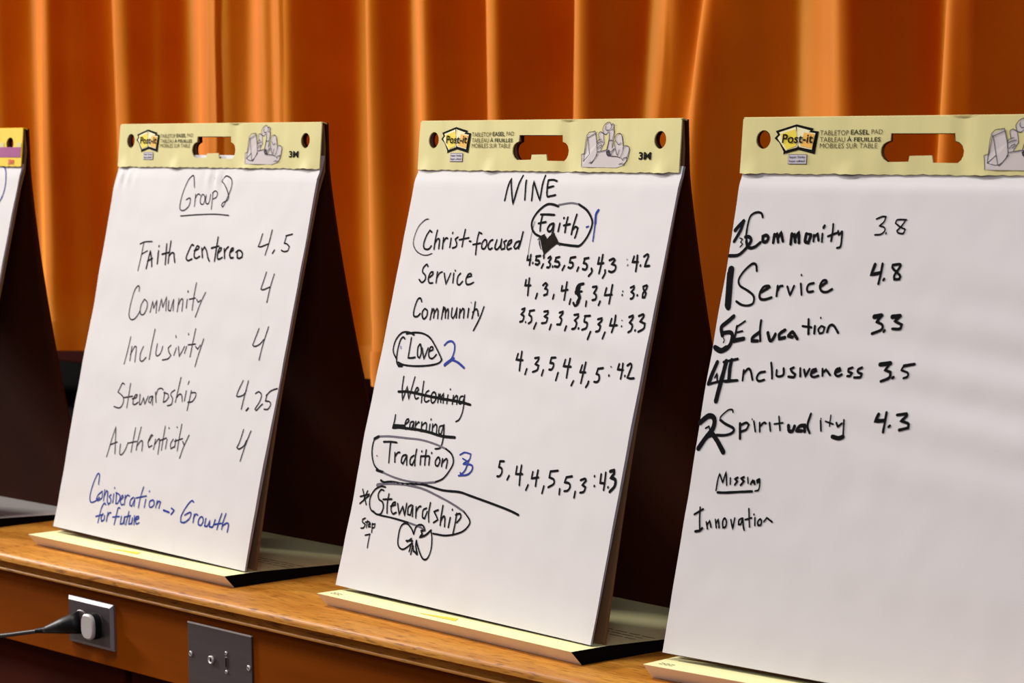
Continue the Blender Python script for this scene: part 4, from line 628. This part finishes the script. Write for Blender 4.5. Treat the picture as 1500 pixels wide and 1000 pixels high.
def make_pad(pid, label, quad, paper_top):
    x, y, yaw = POSES[pid]
    root = tag(empty('tabletop_easel_pad', (x, y, LEDGE), R(yaw)), label, 'easel pad', 'tabletop easel pads on the stage ledge')
    other = pid == 0
    HH, D = (0.0585, 0.245) if other else (0.062422, 0.27336)
    random.seed(pid + 5)
    def wave(u, v):
        z = 0.0025 * noise.noise(Vector((u * 1.6 + pid * 7, v * 5.5 + u * 1.0, pid * 3.3)))
        z += 0.0011 * noise.noise(Vector((u * 2.6 + pid * 7, v * 19 + u * 3.0, pid * 3.3 + 9)))
        z += 0.0004 * noise.noise(Vector((u * 30, v * 30, pid)))
        if pid == 1:      # the sheet is puckered under the carrying handle and at the corner
            g = math.exp(-((u - 0.262) / 0.028) ** 2 - ((v - 0.540) / 0.014) ** 2)
            z += 0.0030 * g * math.sin((u - 0.25) * 260 + (v - 0.54) * 60)
            g2 = math.exp(-((u - 0.02) / 0.03) ** 2 - ((v - 0.538) / 0.012) ** 2)
            z += 0.003 * g2 * math.sin(u * 300)
        if pid == 3:
            z += 0.0014 * math.exp(-((u - 0.44) / 0.22) ** 2) * math.sin((v + 0.10 * u) * 2 * math.pi / 0.055) * math.exp(-((v - 0.33) / 0.09) ** 2)
        if pid == 2:
            z += 0.0012 * math.exp(-((u - 0.36) / 0.16) ** 2) * math.sin((v + 0.13 * u) * 2 * math.pi / 0.07) * math.exp(-((v - 0.36) / 0.06) ** 2)
        return z
    def slab(u, v, t):      # depth t measured backwards from the paper's face
        if v <= HT: return Vector((u, v * SIN + t * COS, ZB + v * COS - t * SIN))
        w = v - HT          # above the crease the board stands more upright
        k = min(1.0, w / 0.01)
        sn, cs = SIN + (S2 - SIN) * k, COS + (C2 - COS) * k
        return Vector((u, HT * SIN + w * S2 + t * cs, ZB + HT * COS + w * C2 - t * sn))
    def paper(u, v, t):
        k = 1.0 if t <= 0.002 else 0.0
        e = min(1.0, max(0.0, (v - HT + 0.016) / 0.014))
        e = e * e * (3 - 2 * e)
        t += 0.0022 * e + (wave(u, v) * (1 - e) if k else 0.0)
        return Vector((u, v * SIN + t * COS, ZB + v * COS - t * SIN))
    # -- paper
    STACK = 0.0036
    bm = bmesh.new()
    sheet(bm, quad, [], paper, STACK, step=0.0065, mats=(0, 1, 1))
    for f in bm.faces: f.smooth = f.material_index == 0
    pad = link('paper_pad', bm, ['paper', 'stack'], root)
    for wr in WRITES[pid]:
        bm = bmesh.new()
        base = {'k': 'ink', 'b': 'blue', 'g': 'grey_ink'}
        mats = ['ink', 'blue', 'grey_ink', 'heart_ink', 'thin_ink']
        for s in wr['s']:
            pts = pairs(s[2:])
            mi = {'k': 0, 'b': 1, 'g': 2, 'F': 3}[s[0]]
            if s[0] == 'k' and wr['w'] < 1.5: mi = 4
            if s[0] == 'F':
                flat(bm, pts, paper, 0.0006, mi)
            else:
                ribbon(bm, pts, s[1] * 0.00112, paper, mi, lift=0.00055)
        o = link({'title': 'handwritten_title', 'value_line': 'handwritten_line', 'struck_line': 'struck_out_line', 'scores': 'handwritten_scores',
                  'score': 'handwritten_score', 'note': 'handwritten_note', 'rank': 'handwritten_numeral', 'bracket': 'drawn_bracket',
                  'underline': 'drawn_line', 'thin_line': 'drawn_line', 'wing_doodle': 'ink_doodle', 'asterisk': 'drawn_asterisk'}.get(wr['n'], wr['n']), bm, mats, pad)
        if wr['c'] == 'b': o['label'] = 'blue marker handwriting'
    # -- front board behind the paper
    holes = [circle(0.0326, 0, 0.0105), circle(0.4716, 0, 0.0105)]
    HTT = HT + HH
    HW = HTT - 0.0246
    hole = pairs(HEAD['hole'])
    plain = [p for p in hole if not (0.232 < p[0] < 0.268)]      # only the header keeps the folded tab
    def bd(u, v, t):
        g = 0.012 * max(0.0, (0.26 - v) / 0.26) ** 1.4
        e = min(1.0, max(0.0, (v - HT + 0.016) / 0.014))
        e2 = min(1.0, max(0.0, (v - HT - 0.024) / 0.020))
        d = STACK + 0.0008 + (0.0034 if pid == 1 else 0.0022) * e
        return slab(u, v, d + (0.0021 - d) * e2 + g + t * (1 - 0.3 * e2))
    bh = [[(a - 0.003, HW + b) for a, b in h] for h in holes] + [[(a - 0.003, HTT - b) for a, b in plain]]
    bm = bmesh.new()
    sheet(bm, [(0.004, 0.006), (W - 0.002, 0.006), (W - 0.002, HTT - 0.003), (0.004, HTT - 0.003)], bh, bd, 0.0035, step=0.03)
    link('front_board', bm, 'kraft', root)
    # -- header strip, folded over the top
    tp = slab(0, HT + HH, 0.0)
    s2, c2 = math.sin(TH2), math.cos(TH2)
    def crease(u, w):
        z = 0.0010 * noise.noise(Vector((u * 14 + pid * 5, w * 4, 2 + pid))) * min(1.0, w / 0.03)
        z += 0.0006 * noise.noise(Vector((u * 45, w * 18, 4 + pid))) * min(1.0, w / 0.03)
        if not other:
            for c, s in ((0.02, 1), (0.155, 1.3), (0.335, .7), (0.478, 1.2)):     # dented lower edge
                z -= 0.0022 * s * math.exp(-((u - c) / 0.011) ** 2) * max(0.0, (w - 0.050) / 0.012)
            z += 0.0012 * math.exp(-((u - 0.302) / 0.010) ** 2)
        return z
    def head(u, w, t):
        return Vector((u, tp.y - w * s2 + t * c2 + crease(u, w), tp.z - w * c2 - t * s2))
    random.seed(pid * 11 + 3)
    low = []
    n = 60
    for k in range(n + 1):
        low.append((0.001 + (W - 0.002) * k / n, HH + (0.0005 if k % 2 else -0.0003) + 0.0012 * noise.noise(Vector((k * 0.35, pid, 0)))))
    ol = [(0.0015, 0.0015), (0.004, 0.0), (W - 0.004, 0.0), (W - 0.0015, 0.0015)] + low[::-1]
    hh = [[(a, 0.0244 + b) for a, b in h] for h in holes] + [hole]
    bm = bmesh.new()
    sheet(bm, ol, hh, head, 0.0016, step=0.009, mats=(0, 1, 0))
    # rounded fold over the top, back to the rear panel
    n = 6
    rows = []
    for k in range(n + 1):
        t = k / n
        yy = tp.y + 0.0090 * t
        zz = tp.z + 0.0014 * math.sin(math.pi * min(1, t * 1.0)) - 0.0015 * t
        rows.append([bm.verts.new((u, yy, zz)) for u in (0.002, W - 0.002)] + [bm.verts.new((u, yy, zz - 0.0015)) for u in (0.002, W - 0.002)])
    for a, b in zip(rows, rows[1:]):
        for q in ((0, 1), (3, 2)):
            bm.faces.new((a[q[0]], a[q[1]], b[q[1]], b[q[0]])).material_index = 0
        bm.faces.new((a[0], b[0], b[2], a[2])); bm.faces.new((a[1], a[3], b[3], b[1]))
    bmesh.ops.recalc_face_normals(bm, faces=bm.faces[:])
    for f in bm.faces: f.smooth = len(f.verts) == 3
    hd = link('header_strip', bm, ['yellow_card' if other else 'cream', 'dark_card'], root)
    if other:
        for a, b, mi in ((0.029, 0.0445, 1), (0.022, 0.029, 0)):
            bm = bmesh.new()
            m = 40
            for k in range(m):
                u0, u1 = 0.003 + (W - 0.006) * k / m, 0.003 + (W - 0.006) * (k + 1) / m
                if mi == 0 and abs((u0 + u1) / 2 - 0.4716) < 0.017: continue
                if 0.19 < (u0 + u1) / 2 < 0.31: continue
                bm.faces.new([bm.verts.new(head(u, w, -0.0005)) for u, w in ((u0, a), (u1, a), (u1, b), (u0, b))])
            st = link('printed_stripe' if mi else 'printed_band', bm, 'purple' if mi else 'cream', hd)
            st['label'] = 'purple printed stripe' if mi else 'pale printed band'
        bm = bmesh.new()
        text_on(bm, '3M', (0.470, 0.0475, 0.486, 0.0555), head, 0.0007, 0.03)
        link('maker_mark', bm, 'red_print', hd)
    else:
        bm = bmesh.new()
        for key, mi, lf in (('logo outer', 0, .0005), ('logo inner', 1, .0008), ('logo yellow', 2, .0011), ('logo orange', 3, .0012), ('logo notch1', 0, .0015), ('logo notch2', 0, .0015)):
            flat(bm, pairs(HEAD[key]), head, lf, mi)
        r = HEAD['rect postit']
        text_on(bm, 'Post-it', [a * 0.001 for a in (r[0], r[1] - 0.3, r[2], r[3])], head, 0.0018, 0.016, 0, 0.08)
        link('printed_logo', bm, ['print_black', 'logo_white', 'logo_yellow', 'logo_orange'], hd)
        bm = bmesh.new()
        for key, s, bold, mi in (('l1a', 'TABLETOP', -0.004, 1), ('l1b', 'EASEL', 0.010, 0), ('l1c', 'PAD', -0.004, 1), ('l2a', 'TABLEAU', -0.004, 1),
                             ('l2b', '\u00c0 FEUILLES', 0.010, 0), ('l3', 'MOBILES SUR TABLE', -0.004, 1)):
            r = [a * 0.001 for a in HEAD['rect ' + key]]
            text_on(bm, s, r, head, 0.0006, bold, mi)
        link('printed_text', bm, ['print_black', 'print_grey'], hd)
        bm = bmesh.new()
        u0, w0, u1, w1 = [a * 0.001 for a in HEAD['rect badge']]
        flat(bm, [(u0, w0), (u1, w0), (u1, w1), (u0, w1)], head, 0.0005, 0)
        e = 0.0006
        flat(bm, [(u0 + e, w0 + e), (u1 - e, w0 + e), (u1 - e, w1 - e), (u0 + e, w1 - e)], head, 0.0008, 1)
        text_on(bm, 'Super Sticky', (u0 + .0018, w0 + .0018, u1 - .002, w0 + .0050), head, 0.0011, 0.008, 2)
        text_on(bm, 'Super adh\u00e9sif', (u0 + .0018, w0 + .0062, u1 - .002, w0 + .0094), head, 0.0011, 0.008, 2)
        link('printed_badge', bm, ['print_line', 'badge_white', 'print_black'], hd)
        bm = bmesh.new()
        flat(bm, [(a, min(b, HH - 0.001)) for a, b in pairs(HEAD['fill'])], head, 0.0005, 0)
        flat(bm, pairs(HEAD['fillcream']), head, 0.0008, 2)
        for l in HEAD['lines']:
            ribbon(bm, [(a, min(b, HH - 0.0012)) for a, b in pairs(l[1:])], l[0] * 0.00095, head, 1, seg=3, lift=0.0012)
        link('printed_illustration', bm, ['lavender', 'print_line', 'cream'], hd)
        bm = bmesh.new()
        text_on(bm, '3M', [a * 0.001 for a in HEAD['rect threem']], head, 0.0006, 0.03)
        link('maker_mark', bm, 'print_black', hd)
    # -- rear panel
    p0 = Vector((0, tp.y + 0.0085, tp.z - 0.001)); pk = Vector((0, tp.y + 0.0095, tp.z - HH)); p1 = Vector((0, D - 0.004, 0.0062))
    L0 = (pk - p0).length; L1 = (p1 - pk).length
    d0, d1 = (pk - p0) / L0, (p1 - pk) / L1
    def rear(u, w, t):          # hinged at the foot of the header
        if w <= L0: return Vector((u, 0, 0)) + p0 + d0 * w + Vector((0, -d0.z, d0.y)) * t
        q = w - L0
        bow = -0.010 * math.sin(math.pi * min(1.0, q / L1) ** 0.8)
        return Vector((u, 0, 0)) + pk + d1 * q + Vector((0, -d1.z, d1.y)) * (t + bow)
    rh = [[(a - 0.0075, b) for a, b in plain]] + [[(a - 0.0065, 0.0240 + b) for a, b in h] for h in holes]
    bm = bmesh.new()
    sheet(bm, [(0.002, 0.0), (W - 0.002, 0.0), (W - 0.002, L0 + L1), (0.002, L0 + L1)], rh, rear, 0.0030, step=0.02)
    link('rear_panel', bm, 'dark_card', root)
    # -- base with the front tray lip: a hollow wedge of folded card
    PR = [(-0.0334, 0.0173), (-0.0179, 0.0002), (D, 0.0002), (D, 0.0058), (0.020, 0.0173)]
    cen = Vector((0.10, 0.006))
    inn = [(-0.0305, 0.0163), (-0.0175, 0.0012), (D - 0.004, 0.0012), (D - 0.004, 0.0050), (0.020, 0.0163)]
    bm = bmesh.new()
    k = len(PR)
    ends = []
    for u in (0.0, W):
        ends.append(([bm.verts.new((u, a, b)) for a, b in PR], [bm.verts.new((u, a, b)) for a, b in inn],
                     [bm.verts.new((u + (0.004 if u == 0 else -0.004), a, b)) for a, b in inn]))
    for i in range(k):
        j = (i + 1) % k
        bm.faces.new((ends[0][0][i], ends[0][0][j], ends[1][0][j], ends[1][0][i])).material_index = 2 if i == 0 else (0 if i in (4, 3) else 1)
        for e in ends:
            bm.faces.new((e[0][i], e[1][i], e[1][j], e[0][j])).material_index = 1
            bm.faces.new((e[1][i], e[2][i], e[2][j], e[1][j])).material_index = 1
    for e in ends: bm.faces.new(e[2]).material_index = 1  # black end caps painted for the shade inside the hollow
    bmesh.ops.recalc_face_normals(bm, faces=bm.faces[:])
    base = link('base_tray', bm, ['grey_card' if other else 'cream_base', 'black', 'white_card'], root)
    def top(u, w, t): return Vector((u, w, 0.0173 - t if w <= 0.02 else 0.0173 - (w - 0.02) * 0.0115 / (D - 0.02) - t))
    if not other:
        bm = bmesh.new()
        flat(bm, [(0.195, -0.0195), (0.262, -0.0060), (0.272, -0.0185)], top, 0.0004)
        tag(link('printed_triangle', bm, 'logo_yellow', base), 'bright yellow printed triangle')
    bm = bmesh.new()
    for row in range(3):
        u = 0.36
        w = 0.075 + row * 0.012
        while u < 0.49:
            l = random.uniform(0.008, 0.022)
            ribbon(bm, [(u, w), (u + l, w + 0.001)], 0.0022, top, 0, lift=0.0004)
            u += l + 0.006
    link('printed_instructions', bm, 'print_grey', base)
    if pid in (2, 3):
        bm = bmesh.new()
        for row in range(2):
            for k in range(3):
                ribbon(bm, [(0.012 + k * 0.007, -0.020 + row * 0.005), (0.017 + k * 0.007, -0.0205 + row * 0.005)], 0.0013, top, 0, lift=0.0004)
        link('printed_mark', bm, 'print_grey', base)
    return root

make_pad(0, 'tabletop easel pad with bright yellow and purple header strip, cut off by the left edge', [(0.006, 0.005), (0.504, 0.005), (0.506, 0.556), (0.006, 0.556)], 0.557)
make_pad(1, 'tabletop easel pad headed Group 8, with a blue note at the foot of the sheet', [(0.0118, 0.0095), (0.505, 0.002), (0.5065, 0.570), (0.001, 0.570)], 0.566)
make_pad(2, 'tabletop easel pad headed NINE, with a filled-in heart and circled words', [(-0.008, 0.0055), (0.5005, 0.002), (0.5105, 0.560), (0.001, 0.560)], 0.556)
make_pad(3, 'nearest tabletop easel pad, with bold numerals down its left side and Innovation at the bottom', [(-0.0022, 0.0075), (0.505, 0.004), (0.507, 0.560), (0.003, 0.560)], 0.556)

# ------------------------------------------------------------------ outlets on the fascia
FY = 0.016
def disc(bm, cx, cz, y0, y1, rx, rz, n=28, mi=0, sq=2.0, bev=0.0):
    def ring(y, k):
        out = []
        for i in range(n):
            t = 2 * math.pi * i / n; c, s = math.cos(t), math.sin(t)
            out.append(bm.verts.new((cx + math.copysign(abs(c) ** (2 / sq), c) * rx * k, y, cz + math.copysign(abs(s) ** (2 / sq), s) * rz * k)))
        return out
    rs = [ring(y0, 1.0), ring(y1 + bev, 1.0)] + ([ring(y1, 1 - bev / min(rx, rz))] if bev else [])
    for a, b in zip(rs, rs[1:]):
        for i in range(n): bm.faces.new((a[i], a[(i + 1) % n], b[(i + 1) % n], b[i])).material_index = mi
    bm.faces.new(rs[0]).material_index = mi; bm.faces.new(rs[-1]).material_index = mi
    bmesh.ops.recalc_face_normals(bm, faces=bm.faces[:])

cx, cz = -0.507, LEDGE - 0.0755
plate = tag(empty('outlet_plate', (cx, FY, cz)), 'steel duplex outlet plate holding the grey cap and black plug on the red-brown fascia', 'outlet')
bm = bmesh.new()
a, b = 0.0575, 0.0325
o1 = [bm.verts.new((sx * a, 0.0, sz * b)) for sx, sz in ((-1, -1), (1, -1), (1, 1), (-1, 1))]
o2 = [bm.verts.new((sx * a, -0.0030, sz * b)) for sx, sz in ((-1, -1), (1, -1), (1, 1), (-1, 1))]
o3 = [bm.verts.new((sx * (a - 0.0048), -0.0065, sz * (b - 0.0048))) for sx, sz in ((-1, -1), (1, -1), (1, 1), (-1, 1))]
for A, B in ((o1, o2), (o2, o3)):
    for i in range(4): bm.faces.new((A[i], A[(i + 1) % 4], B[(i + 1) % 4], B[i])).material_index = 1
bm.faces.new(o3); bm.faces.new(o1[::-1])
bmesh.ops.recalc_face_normals(bm, faces=bm.faces[:])
link('cover_plate', bm, ['steel', 'steel_rim_lit'], plate)
for dx in (-0.0195, 0.0195):
    bm = bmesh.new(); disc(bm, dx, 0.0, -0.004, -0.0085, 0.0155, 0.0165, sq=2.6, bev=0.001)
    link('receptacle', bm, 'recept', plate)
bm = bmesh.new(); disc(bm, 0, 0, -0.005, -0.0078, 0.0032, 0.0032, 14, bev=0.0006)
link('screw', bm, 'steel_bright', plate)

bm = bmesh.new()
disc(bm, 0, 0, 0.0, -0.0102, 0.0160, 0.0183, 36, 1, 2.8)
disc(bm, 0, 0, -0.010, -0.0150, 0.0155, 0.0178, 36, 0, 2.8, bev=0.0018)
capo = link('outlet_safety_cap', bm, ['cap', 'rubber'])
capo.location = (cx + 0.0195, FY - 0.0085, cz - 0.0005)
tag(capo, 'pale grey oval cap pushed into the outlet beside the black plug', 'outlet cap')

cord = tag(empty('power_cord', (cx - 0.0195, FY - 0.0085, cz)), 'black power cord plugged into the steel outlet and running off to the left', 'power cord')
bm = bmesh.new()
NE = Vector((-0.052, -0.017, -0.0155))
ST = Vector((-0.001, 0.0, -0.001))
pth = [ST.lerp(NE, t / 8) for t in range(9)]
pth = [p + Vector((0, -0.010 * math.sin(min(1, k / 3) * math.pi / 2), 0)) for k, p in enumerate(pth)]
tube(bm, pth, lambda t: 0.0170 - 0.0125 * t ** 0.9, 14, 0, lambda t: 0.0165 - 0.0120 * t ** 0.85)
link('plug', bm, 'rubber', cord, smooth=True)
e0 = pth[-1]
bm = bmesh.new()
for k in range(5):
    p = e0 + Vector((-0.0032, -0.0009, -0.0005)) * k
    tube(bm, [p, p + Vector((-0.0019, -0.0005, -0.0003))], 0.0046 - k * 0.00025, 12)
link('strain_relief', bm, 'rubber', cord)
bm = bmesh.new()
cpts = [e0 + Vector(p) for p in smooth_path([Vector(p) for p in (
    (0, 0, 0), (-0.08, -0.004, -0.0165), (-0.17, -0.008, -0.037), (-0.30, -0.02, -0.09), (-0.40, -0.04, -0.20), (-0.47, -0.07, -0.40),
    (-0.52, -0.12, -0.62), (-0.60, -0.20, -0.81), (-0.76, -0.30, -0.8555), (-1.2, -0.40, -0.8555))], 6)]
tube(bm, cpts, 0.0031, 10)
link('cable', bm, 'rubber', cord, smooth=True)

ax, az = -0.197, LEDGE - 0.0415
av = tag(empty('media_wall_plate', (ax, FY, az)), 'square steel media plate with jack and socket under the oak nosing', 'wall plate')
bm = bmesh.new(); box(bm, (-0.0725, -0.0028, -0.116), (0.0725, 0.0, 0.0), bevel=0.0007)
link('cover_plate', bm, 'steel', av)
bm = bmesh.new(); box(bm, (-0.0725, -0.0032, -0.0013), (0.0725, -0.0002, 0.0009), bevel=0.0003)
link('highlight_edge', bm, 'steel_bright', av)  # bright strip painted for the light caught along the top edge
bm = bmesh.new()
n = 22
r0, r1 = 0.0054, 0.0039
for (ya, ra), (yb, rb) in zip([(-0.002, r0), (-0.0052, r0), (-0.0058, r0 - .0006), (-0.0055, r1)], [(-0.0052, r0), (-0.0058, r0 - .0006), (-0.0055, r1), (-0.0015, r1)]):
    A = [bm.verts.new((ra * math.cos(2 * math.pi * i / n), ya, ra * math.sin(2 * math.pi * i / n))) for i in range(n)]
    B = [bm.verts.new((rb * math.cos(2 * math.pi * i / n), yb, rb * math.sin(2 * math.pi * i / n))) for i in range(n)]
    for i in range(n): bm.faces.new((A[i], A[(i + 1) % n], B[(i + 1) % n], B[i]))
bmesh.ops.remove_doubles(bm, verts=bm.verts[:], dist=1e-6)
bmesh.ops.recalc_face_normals(bm, faces=bm.faces[:])
j = link('audio_jack', bm, 'steel_bright', av, smooth=True); j.location = (-0.0180, 0, -0.0432)
bm = bmesh.new(); disc(bm, 0, 0, -0.002, -0.0030, r1, r1, 16)
h = link('jack_hole', bm, 'black', j)
bm = bmesh.new(); box(bm, (-0.0030, -0.0038, -0.0075), (0.0030, -0.001, 0.0075), bevel=0.0010)
h = link('video_socket', bm, 'recept', av); h.location = (0.0158, 0, -0.0420)
bm = bmesh.new(); box(bm, (-0.0017, -0.0041, -0.0060), (0.0017, -0.001, 0.0060), bevel=0.0004)
link('socket_slot', bm, 'black', h)
for dx, dz, r in ((-0.066, -0.0420, 0.0036), (0.066, -0.0420, 0.0036), (0.0158, -0.0300, 0.0026), (0.0158, -0.0545, 0.0026)):
    bm = bmesh.new(); disc(bm, 0, 0, -0.002, -0.0042, r, r, 16, bev=0.0006)
    s = link('screw', bm, 'steel_bright', av); s.location = (dx, 0, dz)
    bm = bmesh.new(); box(bm, (-r * 0.6, -0.0045, -r * 0.16), (r * 0.6, -0.0040, r * 0.16))
    link('screw_slot', bm, 'black', s).rotation_euler = (0, 0.6, 0)
